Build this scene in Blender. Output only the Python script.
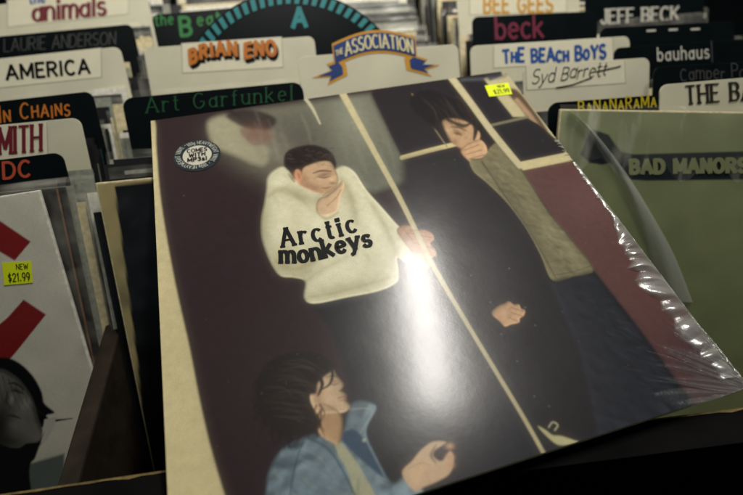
import bpy, math, random
import numpy as np
from mathutils import Matrix, Vector

random.seed(7)
rng = np.random.default_rng(11)
for o in list(bpy.data.objects):
    bpy.data.objects.remove(o)
sc = bpy.context.scene
COL = sc.collection

# ------------------------------------------------------------------ camera
# world: x along the bins, y into the bins, z away from the plane of the record tops
CAM = Vector((0.0, 0.0, 0.52))
F = 487.0                                  # focal length in units of a 743 wide frame
CX, CY = 371.5, 247.5
R = np.array([[0.98924, -0.10746, 0.09931], [-0.1461, -0.68882, 0.71006], [-0.0079, -0.71693, -0.6971]])
cam_d = bpy.data.cameras.new('camera')
cam = bpy.data.objects.new('camera', cam_d)
COL.objects.link(cam)
m = Matrix.Identity(4)
for i in range(3):
    m[i][0] = R[i][0]; m[i][1] = -R[i][1]; m[i][2] = -R[i][2]; m[i][3] = CAM[i]
cam.matrix_world = m
cam_d.sensor_width = 36
cam_d.lens = F / 743 * 36
cam_d.clip_start = 0.01
cam_d.clip_end = 50
cam_d.dof.use_dof = True
cam_d.dof.focus_distance = 0.315
cam_d.dof.aperture_fstop = 4.8
sc.camera = cam

# ------------------------------------------------------------------ light
world = bpy.data.worlds.new('World')
sc.world = world
world.use_nodes = True
bg = world.node_tree.nodes['Background']
bg.inputs[0].default_value = (0.50, 0.72, 0.78, 1)
bg.inputs[1].default_value = 0.045


def area_lamp(name, loc, target, sx, sy, power, color, spread=180):
    d = bpy.data.lights.new(name, 'AREA')
    d.shape = 'RECTANGLE'; d.size = sx; d.size_y = sy
    d.energy = power; d.color = color; d.spread = math.radians(spread)
    o = bpy.data.objects.new(name, d)
    COL.objects.link(o)
    z = (Vector(loc) - Vector(target)).normalized()
    y = Vector((0, 1, 0)); x = y.cross(z).normalized(); y = z.cross(x)
    mm = Matrix((x, y, z)).transposed().to_4x4(); mm.translation = loc
    o.matrix_world = mm
    return o


area_lamp('ceiling_tube_lamp', (0.425, 0.61, 1.72), (0.425, 0.54, 0.3), 0.10, 0.60, 13.5, (1.0, 0.965, 0.90))
area_lamp('added_overhead_fill', (-1.5, 1.5, 1.85), (-0.1, 0.4, 0.3), 0.3, 0.9, 12.0, (1.0, 0.965, 0.90))  # unseen fill added for brightness, set where the cover does not mirror it
area_lamp('added_tab_fill', (0.1, -0.15, 2.0), (0.02, 1.02, 0.3), 0.25, 0.25, 1.4, (1.0, 0.965, 0.90), 46)  # unseen narrow fill, added to brighten the divider tabs at the back

sc.view_settings.view_transform = 'Standard'
sc.view_settings.look = 'None'
sc.view_settings.gamma = 1
sc.view_settings.exposure = 0.42


# ------------------------------------------------------------------ helpers
def lin(c):
    c = np.asarray(c, float) / 255.0
    return np.where(c <= 0.04045, c / 12.92, ((c + 0.055) / 1.055) ** 2.4)


def mat(name, c, rough=0.5, spec=0.5, coat=0.0, noise=0.12, scale=60.0, bump=0.0, coat_rough=0.15):
    """matt or glossy surface with a little procedural mottling"""
    mt = bpy.data.materials.new(name); mt.use_nodes = True
    nt = mt.node_tree; b = nt.nodes['Principled BSDF']
    c = lin(c)
    tc = nt.nodes.new('ShaderNodeTexCoord')
    nz = nt.nodes.new('ShaderNodeTexNoise'); nz.inputs['Scale'].default_value = scale; nz.inputs['Detail'].default_value = 6
    nt.links.new(tc.outputs['Object'], nz.inputs['Vector'])
    rp = nt.nodes.new('ShaderNodeValToRGB')
    rp.color_ramp.elements[0].position = 0.3; rp.color_ramp.elements[1].position = 0.7
    rp.color_ramp.elements[0].color = (*np.clip(c * (1 - noise), 0, 1), 1)
    rp.color_ramp.elements[1].color = (*np.clip(c * (1 + noise), 0, 1), 1)
    nt.links.new(nz.outputs['Fac'], rp.inputs['Fac'])
    nt.links.new(rp.outputs['Color'], b.inputs['Base Color'])
    b.inputs['Roughness'].default_value = rough
    b.inputs['Specular IOR Level'].default_value = spec
    b.inputs['Coat Weight'].default_value = coat
    b.inputs['Coat Roughness'].default_value = coat_rough
    if bump:
        bp = nt.nodes.new('ShaderNodeBump'); bp.inputs['Strength'].default_value = bump; bp.inputs['Distance'].default_value = 0.001
        nt.links.new(nz.outputs['Fac'], bp.inputs['Height']); nt.links.new(bp.outputs['Normal'], b.inputs['Normal'])
    return mt


def print_mat(name, rough=0.4, coat=0.0, coat_rough=0.2, spec=0.5, bump=0.0, bscale=25.0):
    """ink on cardboard: the printed picture is held in the mesh's colour attribute"""
    mt = bpy.data.materials.new(name); mt.use_nodes = True
    nt = mt.node_tree; b = nt.nodes['Principled BSDF']
    a = nt.nodes.new('ShaderNodeVertexColor'); a.layer_name = 'ink'
    nt.links.new(a.outputs['Color'], b.inputs['Base Color'])
    b.inputs['Roughness'].default_value = rough; b.inputs['Specular IOR Level'].default_value = spec
    b.inputs['Coat Weight'].default_value = coat; b.inputs['Coat Roughness'].default_value = coat_rough
    b.inputs['Coat IOR'].default_value = 1.36
    if bump:
        tc = nt.nodes.new('ShaderNodeTexCoord')
        n1 = nt.nodes.new('ShaderNodeTexNoise'); n1.inputs['Scale'].default_value = bscale; n1.inputs['Detail'].default_value = 8
        n1.inputs['Roughness'].default_value = 0.55
        nt.links.new(tc.outputs['Object'], n1.inputs['Vector'])
        bp = nt.nodes.new('ShaderNodeBump'); bp.inputs['Strength'].default_value = bump; bp.inputs['Distance'].default_value = 0.002
        nt.links.new(n1.outputs['Fac'], bp.inputs['Height'])
        nt.links.new(bp.outputs['Normal'], b.inputs['Coat Normal'])
        nt.links.new(bp.outputs['Normal'], b.inputs['Normal'])
        # scuffed film: roughness wanders a little
        n2 = nt.nodes.new('ShaderNodeTexNoise'); n2.inputs['Scale'].default_value = 9; n2.inputs['Detail'].default_value = 5
        nt.links.new(tc.outputs['Object'], n2.inputs['Vector'])
        mr = nt.nodes.new('ShaderNodeMapRange'); mr.inputs['From Min'].default_value = 0.3; mr.inputs['From Max'].default_value = 0.7
        mr.inputs['To Min'].default_value = coat_rough * 0.8; mr.inputs['To Max'].default_value = coat_rough * 1.25
        nt.links.new(n2.outputs['Fac'], mr.inputs['Value']); nt.links.new(mr.outputs['Result'], b.inputs['Coat Roughness'])
    return mt


def film_mat(name, white=0.25, scale=120.0, lo=0.45, hi=0.6, tint=(235, 232, 215), stretch=(1, 1, 1)):
    """creased clear film: transparent, glossy, whitened along the creases"""
    mt = bpy.data.materials.new(name); mt.use_nodes = True
    nt = mt.node_tree; b = nt.nodes['Principled BSDF']
    tc = nt.nodes.new('ShaderNodeTexCoord'); mp = nt.nodes.new('ShaderNodeMapping')
    mp.inputs['Scale'].default_value = stretch
    nz = nt.nodes.new('ShaderNodeTexNoise'); nz.inputs['Scale'].default_value = scale; nz.inputs['Detail'].default_value = 7
    nt.links.new(tc.outputs['Object'], mp.inputs['Vector']); nt.links.new(mp.outputs['Vector'], nz.inputs['Vector'])
    mr = nt.nodes.new('ShaderNodeMapRange'); mr.inputs['From Min'].default_value = lo; mr.inputs['From Max'].default_value = hi
    mr.inputs['To Min'].default_value = 0.03; mr.inputs['To Max'].default_value = white
    nt.links.new(nz.outputs['Fac'], mr.inputs['Value']); nt.links.new(mr.outputs['Result'], b.inputs['Alpha'])
    b.inputs['Base Color'].default_value = (*lin(tint), 1)
    b.inputs['Roughness'].default_value = 0.22
    bp = nt.nodes.new('ShaderNodeBump'); bp.inputs['Strength'].default_value = 0.6; bp.inputs['Distance'].default_value = 0.002
    nt.links.new(nz.outputs['Fac'], bp.inputs['Height']); nt.links.new(bp.outputs['Normal'], b.inputs['Normal'])
    return mt


def clear_film(name, fac, rough, glint_milk, cling=True):
    """thin clear film: transparent and glossy, with diffuse white for milkiness and painted glint"""
    mt = bpy.data.materials.new(name); mt.use_nodes = True
    nt = mt.node_tree; out = nt.nodes['Material Output']; nt.nodes.remove(nt.nodes['Principled BSDF'])
    tr = nt.nodes.new('ShaderNodeBsdfTransparent'); gl = nt.nodes.new('ShaderNodeBsdfGlossy'); df = nt.nodes.new('ShaderNodeBsdfDiffuse')
    gl.inputs['Roughness'].default_value = rough; gl.inputs['Color'].default_value = (.9, .9, .88, 1); df.inputs['Color'].default_value = (.75, .73, .66, 1)
    tc = nt.nodes.new('ShaderNodeTexCoord'); nz = nt.nodes.new('ShaderNodeTexNoise'); nz.inputs['Scale'].default_value = 160; nz.inputs['Detail'].default_value = 6
    nt.links.new(tc.outputs['Object'], nz.inputs['Vector'])
    bp = nt.nodes.new('ShaderNodeBump'); bp.inputs['Strength'].default_value = .5; bp.inputs['Distance'].default_value = .0015
    nt.links.new(nz.outputs['Fac'], bp.inputs['Height']); nt.links.new(bp.outputs['Normal'], gl.inputs['Normal'])
    m1 = nt.nodes.new('ShaderNodeMixShader'); m1.inputs[0].default_value = glint_milk
    nt.links.new(gl.outputs[0], m1.inputs[1]); nt.links.new(df.outputs[0], m1.inputs[2])
    m2 = nt.nodes.new('ShaderNodeMixShader'); m2.inputs[0].default_value = fac
    if cling:
        va = nt.nodes.new('ShaderNodeVertexColor'); va.layer_name = 'cling'
        ml = nt.nodes.new('ShaderNodeMath'); ml.operation = 'MULTIPLY'; ml.inputs[1].default_value = fac
        nt.links.new(va.outputs['Color'], ml.inputs[0]); nt.links.new(ml.outputs[0], m2.inputs[0])
    nt.links.new(tr.outputs[0], m2.inputs[1]); nt.links.new(m1.outputs[0], m2.inputs[2]); nt.links.new(m2.outputs[0], out.inputs['Surface'])
    return mt


def link(name, verts, faces, mats, parent=None, matrix=None, face_mats=None, smooth=False):
    me = bpy.data.meshes.new(name)
    me.from_pydata([tuple(v) for v in verts], [], faces)
    for mm in (mats if isinstance(mats, (list, tuple)) else [mats]):
        me.materials.append(mm)
    if face_mats is not None:
        me.polygons.foreach_set('material_index', face_mats)
    if smooth:
        me.polygons.foreach_set('use_smooth', [True] * len(me.polygons))
    me.update()
    o = bpy.data.objects.new(name, me); COL.objects.link(o)
    if matrix is not None:
        o.matrix_world = matrix
    if parent is not None:
        o.parent = parent
    return o


def tag(o, label, cat, group=None):
    o['label'] = label; o['category'] = cat
    if group: o['group'] = group
    return o


def box(x0, x1, y0, y1, z0, z1):
    v = [(x0, y0, z0), (x1, y0, z0), (x1, y1, z0), (x0, y1, z0), (x0, y0, z1), (x1, y0, z1), (x1, y1, z1), (x0, y1, z1)]
    f = [(0, 3, 2, 1), (4, 5, 6, 7), (0, 1, 5, 4), (1, 2, 6, 5), (2, 3, 7, 6), (3, 0, 4, 7)]
    return v, f


def ray(px):
    return Vector(R @ np.array([px[0] - CX, px[1] - CY, F]))


def on_z(px, z):
    """where the sight line of a photo point meets a level plane"""
    d = ray(px)
    return CAM + d * ((z - CAM.z) / d.z)


LEAN = math.radians(33.2)                       # every card and sleeve leans back by this


def frame(A, B):
    """card frame: x along A->B, y up the leaning card, z out of its face; origin at A"""
    u = (B - A); u.z = 0; u.normalize()
    back = Vector((-u.y, u.x, 0))
    v = back * math.sin(LEAN) + Vector((0, 0, 1)) * math.cos(LEAN)
    n = u.cross(v)
    M = Matrix((u, v, n)).transposed().to_4x4(); M.translation = A
    return M


def local(M, px):
    """photo point -> (x, y) on the plane of a card frame"""
    n = M.col[2].to_3d(); O = M.translation; d = ray(px)
    p = CAM + d * ((O - CAM).dot(n) / d.dot(n))
    q = M.inverted() @ p
    return (q.x, q.y)


# ------------------------------------------------------------------ stroke lettering
def A(cx, cy, rx, ry, a0, a1, n=12):
    return [(cx + rx * math.cos(math.radians(a0 + (a1 - a0) * i / n)), cy + ry * math.sin(math.radians(a0 + (a1 - a0) * i / n))) for i in range(n + 1)]


X = 0.66
G = {
    'A': (.8, [[(0, 0), (.4, 1)], [(.4, 1), (.8, 0)], [(.15, .34), (.65, .34)]]),
    'B': (.62, [[(0, 0), (0, 1)], [(0, 1)] + A(.3, .76, .28, .24, 90, -90) + [(0, .52)], [(0, .52)] + A(.32, .26, .3, .26, 90, -90) + [(0, 0)]]),
    'C': (.7, [A(.38, .5, .38, .5, 50, 310, 18)]),
    'D': (.7, [[(0, 0), (0, 1)], [(0, 1)] + A(.28, .5, .42, .5, 90, -90, 16) + [(0, 0)]]),
    'E': (.56, [[(0, 0), (0, 1)], [(0, 1), (.56, 1)], [(0, .52), (.46, .52)], [(0, 0), (.56, 0)]]),
    'F': (.54, [[(0, 0), (0, 1)], [(0, 1), (.54, 1)], [(0, .52), (.44, .52)]]),
    'G': (.74, [A(.38, .5, .38, .5, 50, 340, 20) + [(.72, .44), (.45, .44)]]),
    'H': (.68, [[(0, 0), (0, 1)], [(.68, 0), (.68, 1)], [(0, .52), (.68, .52)]]),
    'I': (.1, [[(.05, 0), (.05, 1)]]),
    'J': (.45, [[(.42, 1), (.42, .25)] + A(.22, .22, .2, .22, 0, -180, 8)]),
    'K': (.66, [[(0, 0), (0, 1)], [(.62, 1), (0, .42)], [(.2, .6), (.66, 0)]]),
    'L': (.54, [[(0, 1), (0, 0)], [(0, 0), (.54, 0)]]),
    'M': (.84, [[(0, 0), (0, 1)], [(0, 1), (.42, .2)], [(.42, .2), (.84, 1)], [(.84, 1), (.84, 0)]]),
    'N': (.68, [[(0, 0), (0, 1)], [(0, 1), (.68, 0)], [(.68, 0), (.68, 1)]]),
    'O': (.8, [A(.4, .5, .4, .5, 90, 450, 24)]),
    'P': (.6, [[(0, 0), (0, 1)], [(0, 1)] + A(.3, .74, .3, .26, 90, -90) + [(0, .48)]]),
    'R': (.64, [[(0, 0), (0, 1)], [(0, 1)] + A(.3, .75, .3, .25, 90, -90) + [(0, .5)], [(.28, .5), (.64, 0)]]),
    'S': (.6, [A(.3, .75, .28, .25, 40, 270, 12)[:-1] + A(.3, .25, .3, .25, 90, -150, 14)]),
    'T': (.68, [[(.34, 0), (.34, 1)], [(0, 1), (.68, 1)]]),
    'U': (.66, [[(0, 1), (0, .32)] + A(.33, .32, .33, .32, 180, 360, 12) + [(.66, 1)]]),
    'V': (.74, [[(0, 1), (.37, 0)], [(.37, 0), (.74, 1)]]),
    'W': (1.0, [[(0, 1), (.25, 0)], [(.25, 0), (.5, .8)], [(.5, .8), (.75, 0)], [(.75, 0), (1, 1)]]),
    'Y': (.72, [[(0, 1), (.36, .48)], [(.72, 1), (.36, .48)], [(.36, .48), (.36, 0)]]),
    'a': (.52, [A(.25, .3, .25, .3, 90, 450, 18), [(.5, X), (.5, 0)]]),
    'b': (.52, [[(0, 1), (0, 0)], A(.26, .32, .26, .32, 90, 450, 18)]),
    'c': (.5, [A(.28, X / 2, .28, X / 2, 50, 310, 14)]),
    'd': (.52, [[(.52, 1), (.52, 0)], A(.26, .32, .26, .32, 90, 450, 18)]),
    'e': (.54, [[(.02, .34), (.52, .36)] + A(.28, X / 2, .26, X / 2, 5, 310, 16)]),
    'f': (.36, [[(.14, 0), (.14, .8)] + A(.28, .82, .14, .16, 180, 60, 6), [(0, X), (.32, X)]]),
    'g': (.52, [A(.25, .34, .25, .3, 90, 450, 18), [(.5, X), (.5, -.1)] + A(.27, -.1, .23, .2, 0, -160, 8)]),
    'h': (.5, [[(0, 0), (0, 1)], [(0, .38)] + A(.25, .4, .25, .26, 180, 0, 10) + [(.5, 0)]]),
    'i': (.12, [[(.06, 0), (.06, X)], [(.06, .86), (.06, .96)]]),
    'k': (.52, [[(0, 0), (0, 1)], [(.46, X), (0, .26)], [(.16, .38), (.52, 0)]]),
    'l': (.12, [[(.06, 0), (.06, 1)]]),
    'm': (.86, [[(0, 0), (0, X)], [(0, .4)] + A(.21, .42, .21, .24, 180, 0, 10) + [(.42, 0)], [(.43, .4)] + A(.64, .42, .21, .24, 180, 0, 10) + [(.85, 0)]]),
    'n': (.5, [[(0, 0), (0, X)], [(0, .38)] + A(.25, .4, .25, .26, 180, 0, 10) + [(.5, 0)]]),
    'o': (.56, [A(.28, X / 2, .28, X / 2, 90, 450, 20)]),
    'p': (.52, [[(0, -.3), (0, X)], A(.26, .34, .26, .32, 90, 450, 18)]),
    'r': (.36, [[(0, 0), (0, X)], [(0, .4)] + A(.24, .42, .22, .22, 170, 50, 7)]),
    's': (.44, [A(.22, .49, .2, .17, 40, 270, 10)[:-1] + A(.22, .17, .22, .17, 90, -150, 12)]),
    't': (.36, [[(.14, .92), (.14, .16)] + A(.28, .16, .14, .16, 180, 300, 6), [(0, X), (.34, X)]]),
    'u': (.5, [[(0, X), (0, .26)] + A(.25, .26, .25, .26, 180, 360, 10), [(.5, X), (.5, 0)]]),
    'x': (.5, [[(0, X), (.5, 0)], [(0, 0), (.5, X)]]),
    'y': (.54, [[(0, X), (.27, 0)], [(.54, X), (.27, 0), (.14, -.26), (0, -.3)]]),
    '0': (.56, [A(.28, .5, .28, .5, 90, 450, 20)]),
    '1': (.3, [[(0, .8), (.2, 1)], [(.2, 1), (.2, 0)]]),
    '2': (.56, [A(.28, .72, .27, .28, 170, -30, 10) + [(0, 0)], [(0, 0), (.56, 0)]]),
    '3': (.54, [A(.26, .76, .24, .24, 150, -90, 10), A(.26, .26, .28, .26, 90, -150, 12)]),
    '8': (.54, [A(.27, .75, .23, .25, 90, 450, 14), A(.27, .25, .27, .25, 90, 450, 14)]),
    '9': (.54, [A(.27, .7, .27, .3, 90, 450, 16), [(.54, .7), (.5, .3), (.3, 0)]]),
    '$': (.56, [A(.28, .7, .24, .2, 40, 270, 10)[:-1] + A(.28, .3, .26, .2, 90, -150, 12), [(.28, -.1), (.28, 1.1)]]),
    '.': (.12, [[(.06, 0), (.06, .12)]]),
    '!': (.12, [[(.06, .3), (.06, 1)], [(.06, 0), (.06, .1)]]),
    '/': (.4, [[(0, -.1), (.4, 1.1)]]),
    '-': (.3, [[(0, .5), (.3, .5)]]),
    '*': (.2, [[(.1, .4), (.1, .6)]]),
    ' ': (.32, []),
}
SMALLCAP = {c: (G[c.upper()][0] * .74, [[(x * .74, y * .74) for x, y in s] for s in G[c.upper()][1]]) for c in 'abcdefghiklmnoprstu'}


class Ink:
    """flat lettering as thin ribbons, each stroke a hair above the one before"""
    def __init__(self, z=0.0004):
        self.v, self.f, self.z = [], [], z

    def ribbon(self, pts, wid, ext=0.3):
        P = [np.array(p, float) for p in pts]
        P = [P[0]] + [P[i] for i in range(1, len(P)) if np.linalg.norm(P[i] - P[i - 1]) > 1e-7]
        if len(P) < 2: return
        closed = np.linalg.norm(P[0] - P[-1]) < 1e-6
        if not closed:
            d0 = P[0] - P[1]; d1 = P[-1] - P[-2]
            w0, w1 = (wid(d0), wid(d1)) if callable(wid) else (wid, wid)
            P[0] = P[0] + d0 / np.linalg.norm(d0) * w0 * ext; P[-1] = P[-1] + d1 / np.linalg.norm(d1) * w1 * ext
        n = len(P); base = len(self.v); self.z += 0.000012
        for i in range(n):
            a = P[i - 1] if i > 0 else (P[-2] if closed else P[0])
            b = P[i + 1] if i < n - 1 else (P[1] if closed else P[-1])
            t = b - a; L = np.linalg.norm(t)
            if L < 1e-9: t = np.array([1., 0]); L = 1
            w = wid(t) if callable(wid) else wid
            nn = np.array([-t[1], t[0]]) / L * w / 2
            self.v += [(*(P[i] + nn), self.z), (*(P[i] - nn), self.z)]
        for i in range(n - 1):
            k = base + 2 * i
            self.f.append((k + 1, k + 3, k + 2, k))

    def poly(self, pts):
        self.z += 0.000012
        b = len(self.v); self.v += [(p[0], p[1], self.z) for p in pts]
        a = sum(pts[i - 1][0] * pts[i][1] - pts[i][0] * pts[i - 1][1] for i in range(len(pts)))
        idx = list(range(b, b + len(pts)))
        self.f.append(tuple(idx if a > 0 else idx[::-1]))

    def text(self, s, mapf, weight=.16, space=.16, slab=0.0, contrast=0.0, small=False, jitter=0.0, unit=None, seed=1):
        """mapf maps (0..1 along the word, height) to card x, y; unit is metres per letter height"""
        rj = random.Random(seed)
        g = [(SMALLCAP if small and c in SMALLCAP else G).get(c, G[' ']) for c in s]
        tot = sum(a[0] + weight for a in g) + space * (len(g) - 1)
        x = weight / 2
        p0, p1 = np.array(mapf(0.5, 0)), np.array(mapf(0.5, 1))
        hh = np.linalg.norm(p1 - p0) if unit is None else unit
        e = np.array(mapf(0.51, 0)) - np.array(mapf(0.49, 0)); sx = np.linalg.norm(e) / 0.02 / tot
        up = (p1 - p0) / np.linalg.norm(p1 - p0)
        ws = weight * min(hh, sx * 1.15)
        def wid(t):
            if not contrast: return ws
            c = abs(np.dot(t, up)) / (np.linalg.norm(t) + 1e-9)
            return ws * (1 - contrast + contrast * c)
        for a in g:
            dy = (rj.random() - .5) * jitter; rot = (rj.random() - .5) * jitter * .8; sc_ = 1 + (rj.random() - .5) * jitter
            def M(p):
                px, py = p[0] - a[0] / 2, p[1] - .4
                qx, qy = px * sc_ - py * rot, py * sc_ + px * rot
                return mapf((x + a[0] / 2 + qx) / tot, qy + .4 + dy)
            for st in a[1]:
                dense = []
                for i in range(len(st) - 1):
                    k = 3 if len(st) == 2 else 1
                    for j in range(k):
                        dense.append((st[i][0] + (st[i + 1][0] - st[i][0]) * j / k, st[i][1] + (st[i + 1][1] - st[i][1]) * j / k))
                dense.append(st[-1])
                self.ribbon([M(p) for p in dense], wid)
                if slab:
                    for e0, e1 in ((st[0], st[1]), (st[-1], st[-2])):
                        if abs(e0[1] - e1[1]) > abs(e0[0] - e1[0]) * 1.2 and (abs(e0[1]) < .02 or e0[1] > .6):
                            self.ribbon([M((e0[0] - slab, e0[1])), M((e0[0] + slab, e0[1]))], ws * (.62 if contrast else .8))
            x += a[0] + weight + space

    def build(self, name, material, parent):
        return link(name, self.v, self.f, material, parent)


def affine(p0, p1, ptop):
    p0, p1, ptop = map(np.array, (p0, p1, ptop))
    return lambda s, t: tuple(p0 + s * (p1 - p0) + t * (ptop - p0))


# ------------------------------------------------------------------ materials
M_white = mat('white plastic', (198, 193, 168), .5, .5, noise=.08, scale=17)
M_ivory = mat('ivory plastic', (196, 192, 166), .5, .5, noise=.06, scale=30)
M_black = mat('black plastic', (7, 13, 15), .3, .22, noise=.2, scale=40)
M_paper = mat('label paper', (214, 208, 182), .6, .3, noise=.03, scale=80)
M_pocket = mat('label edge', (170, 166, 146), .4, .5, noise=.05)
M_wood = mat('dark painted wood', (9, 8, 8), .8, .08, noise=.45, scale=35, bump=.4)
M_wood_worn = mat('worn wood edge', (112, 94, 54), .8, .3, noise=.5, scale=160, bump=.5)
M_board = mat('grey brown board', (44, 37, 30), .8, .1, noise=.3, scale=70, bump=.4)
M_floor = mat('bin floor', (14, 16, 17), .8, .2, noise=.3)
SLEEVE_EDGE = {
    'cream': (206, 192, 150), 'white': (216, 212, 196), 'grey': (140, 142, 128), 'sage green': (128, 136, 112), 'teal': (44, 92, 92),
    'pink': (176, 118, 96), 'brown': (112, 74, 50), 'black': (24, 26, 27), 'yellow': (206, 196, 60), 'pale blue': (120, 150, 156)}
M_edge = {k: mat(k + ' card', v, .6, .35, noise=.22, scale=220) for k, v in SLEEVE_EDGE.items()}
M_face = mat('dark sleeve print', (34, 34, 36), .35, .5, noise=.5, scale=14)
M_bag = film_mat('outer bag film', white=.15, scale=40, lo=.4, hi=.65)


def ink_mat(name, c, rough=.5):
    return mat(name, c, rough, .4, noise=.06, scale=200)


K_black = ink_mat('black ink', (5, 9, 9), .5); K_black.node_tree.nodes['Principled BSDF'].inputs['Specular IOR Level'].default_value = .15; K_maroon = ink_mat('maroon ink', (104, 24, 34)); K_orange = ink_mat('orange ink', (186, 108, 32))
K_blue = ink_mat('blue ink', (24, 74, 146)); K_green = ink_mat('green ink', (36, 116, 52)); K_dkgreen = ink_mat('deep green ink', (12, 74, 38))
K_grey = ink_mat('grey ink', (66, 67, 64)); K_white = ink_mat('white ink', (186, 184, 170)); K_red = ink_mat('brick red ink', (176, 74, 44))
K_gold = ink_mat('gold ink', (196, 142, 40)); K_navy = ink_mat('navy ink', (22, 52, 112)); K_cream = ink_mat('cream ink', (222, 210, 160))
K_teal = ink_mat('teal ink', (28, 122, 124)); K_rose = ink_mat('rose ink', (104, 24, 50)); K_yellow = ink_mat('yellow ink', (190, 170, 28))
K_brown = ink_mat('umber ink', (40, 34, 30)); K_mark = ink_mat('sticker ink', (40, 50, 16))
M_sticker = mat('fluorescent paper', (226, 238, 30), .55, .3, noise=.04)


# ------------------------------------------------------------------ the setting
TOPZ = 0.32                                     # tops of the divider tabs
SLZ = 0.286                                     # tops of the sleeves


def structure(name, v, f, m_):
    o = link(name, v, f, m_); o['kind'] = 'structure'; return o


v, f = [(-6, -4, -.6), (6, -4, -.6), (6, 8, -.6), (-6, 8, -.6)], [(0, 1, 2, 3)]
structure('floor', v, f, M_floor)


def beam(name, x0, x1, y0, y1, z0, z1, m_, label, cat, yaw=0.0, bevel=.002, group=None):
    v, f = box(-(x1 - x0) / 2, (x1 - x0) / 2, -(y1 - y0) / 2, (y1 - y0) / 2, 0, z1 - z0)
    o = link(name, v, f, m_)
    o.matrix_world = Matrix.Translation(((x0 + x1) / 2, (y0 + y1) / 2, z0)) @ Matrix.Rotation(yaw, 4, 'Z')
    b = o.modifiers.new('bevel', 'BEVEL'); b.width = bevel; b.segments = 2
    tag(o, label, cat, group)
    return o


beam('storage_shelf', -.9, .95, .12, 1.3, -.03, .022, M_floor, 'dark bottom board under all the record bins', 'shelf board')
beam('bin_divider', -.1845, -.171, .1185, 1.2, .022, .196, M_board, 'grey brown wooden board between the left and middle record rows', 'bin partition')
beam('bin_divider', .186, .2, .1185, 1.2, .022, .19, M_board, 'wooden board between the middle record row and the green sleeve row', 'bin partition')


def lip(x0, y0, x1, y1, label):
    L = math.hypot(x1 - x0, y1 - y0); yaw = math.atan2(y1 - y0, x1 - x0)
    Mx = Matrix.Translation((x0, y0, 0)) @ Matrix.Rotation(yaw, 4, 'Z')
    v, f = box(0, L, -.018, 0, -.12, .2575)
    o = link('front_board', v, f, M_wood, matrix=Mx)
    tag(o, label, 'bin front')
    # worn bare edge along the back top corner
    pts = []; n = 90
    for i in range(n + 1):
        x = L * i / n; w = .0002 + .0005 * random.random() + (.0008 if random.random() < .06 else 0)
        pts += [(x, -w - .0008, .2580), (x, -.0002, .2580), (x, -.0002, .2572)]
    fs = []
    for i in range(n):
        k = 3 * i
        fs += [(k, k + 3, k + 4, k + 1), (k + 1, k + 4, k + 5, k + 2)]
    link('worn_edge', [(a, b + .0008, c) for a, b, c in pts], fs, M_wood_worn, parent=o)
    return o


lip(-.62, .1175 + .018 * 0, -.035, .1165, 'dark front board of the left record bin with a worn pale top edge')
lip(-.034, .1105, .62, .0925, 'dark front board under the lower right corner of the large sleeve')


# ------------------------------------------------------------------ divider cards
def rounded_tab(a, b, top, bl, br, bottom, r, drop):
    """outline: wide body below `drop`, a rounded tab from a to b above it"""
    pts = [(bl, bottom), (br, bottom), (br, drop)]
    if br > b + .004: pts += [(b, drop)]
    pts += [(b - r + r * math.cos(t), top - r + r * math.sin(t)) for t in np.linspace(0, math.pi / 2, 7)]
    pts += [(a + r + r * math.cos(t), top - r + r * math.sin(t)) for t in np.linspace(math.pi / 2, math.pi, 7)]
    if bl < a - .004: pts += [(a, drop)]
    pts += [(bl, drop)]
    out = [pts[0]]
    for p in pts[1:]:
        if math.hypot(p[0] - out[-1][0], p[1] - out[-1][1]) > 1e-5: out.append(p)
    return out


def extrude(outline, t):
    n = len(outline)
    v = [(x, y, 0) for x, y in outline] + [(x, y, -t) for x, y in outline]
    f = [tuple(range(n)), tuple(range(2 * n - 1, n - 1, -1))]
    for i in range(n):
        j = (i + 1) % n
        f.append((j, i, n + i, n + j))
    return v, f


DIV = {'left': [], 'mid': [], 'right': []}


def divider(bin_, pl, pr, material, label, body=None, z=TOPZ, r=.007, th=.0014):
    A_, B_ = on_z(pl, z), on_z(pr, z)
    M = frame(A_.copy(), B_)
    w = (B_ - A_).length
    bl, br = body if body else (0, w)
    o = link('divider_card', *extrude(rounded_tab(0, w, 0, bl, br, -.165, r, -.062), th), material, matrix=M)
    bv = o.modifiers.new('bevel', 'BEVEL'); bv.width = .0004; bv.segments = 2; bv.limit_method = 'ANGLE'
    tag(o, label, 'record divider', 'record divider cards')
    DIV[bin_].append(((A_.y + B_.y) / 2 + (z - TOPZ) * -.6543, o))
    return o, M


def insert(o, M, quad, material=M_paper):
    q = [local(M, p) for p in quad]
    cx = sum(p[0] for p in q) / 4; cy = sum(p[1] for p in q) / 4
    v = [(x, y, .0003) for x, y in q] + [(cx + (x - cx) * 1.02, cy + (y - cy) * 1.05, .0001) for x, y in q]
    f = [(0, 1, 2, 3)] + [(i, i + 4, (i + 1) % 4 + 4, (i + 1) % 4) for i in range(4)]
    a = sum(q[i - 1][0] * q[i][1] - q[i][0] * q[i - 1][1] for i in range(4))
    if a < 0: f = [t[::-1] for t in f]
    return link('label_insert', v, f, [material, M_pocket], parent=o, face_mats=[0, 1, 1, 1, 1])


def write(o, M, s, p0, p1, ptop, ink, z=.0005, **kw):
    k = Ink(z)
    k.text(s, affine(local(M, p0), local(M, p1), local(M, ptop)), **kw)
    return k.build('lettering', ink, o)


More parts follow.
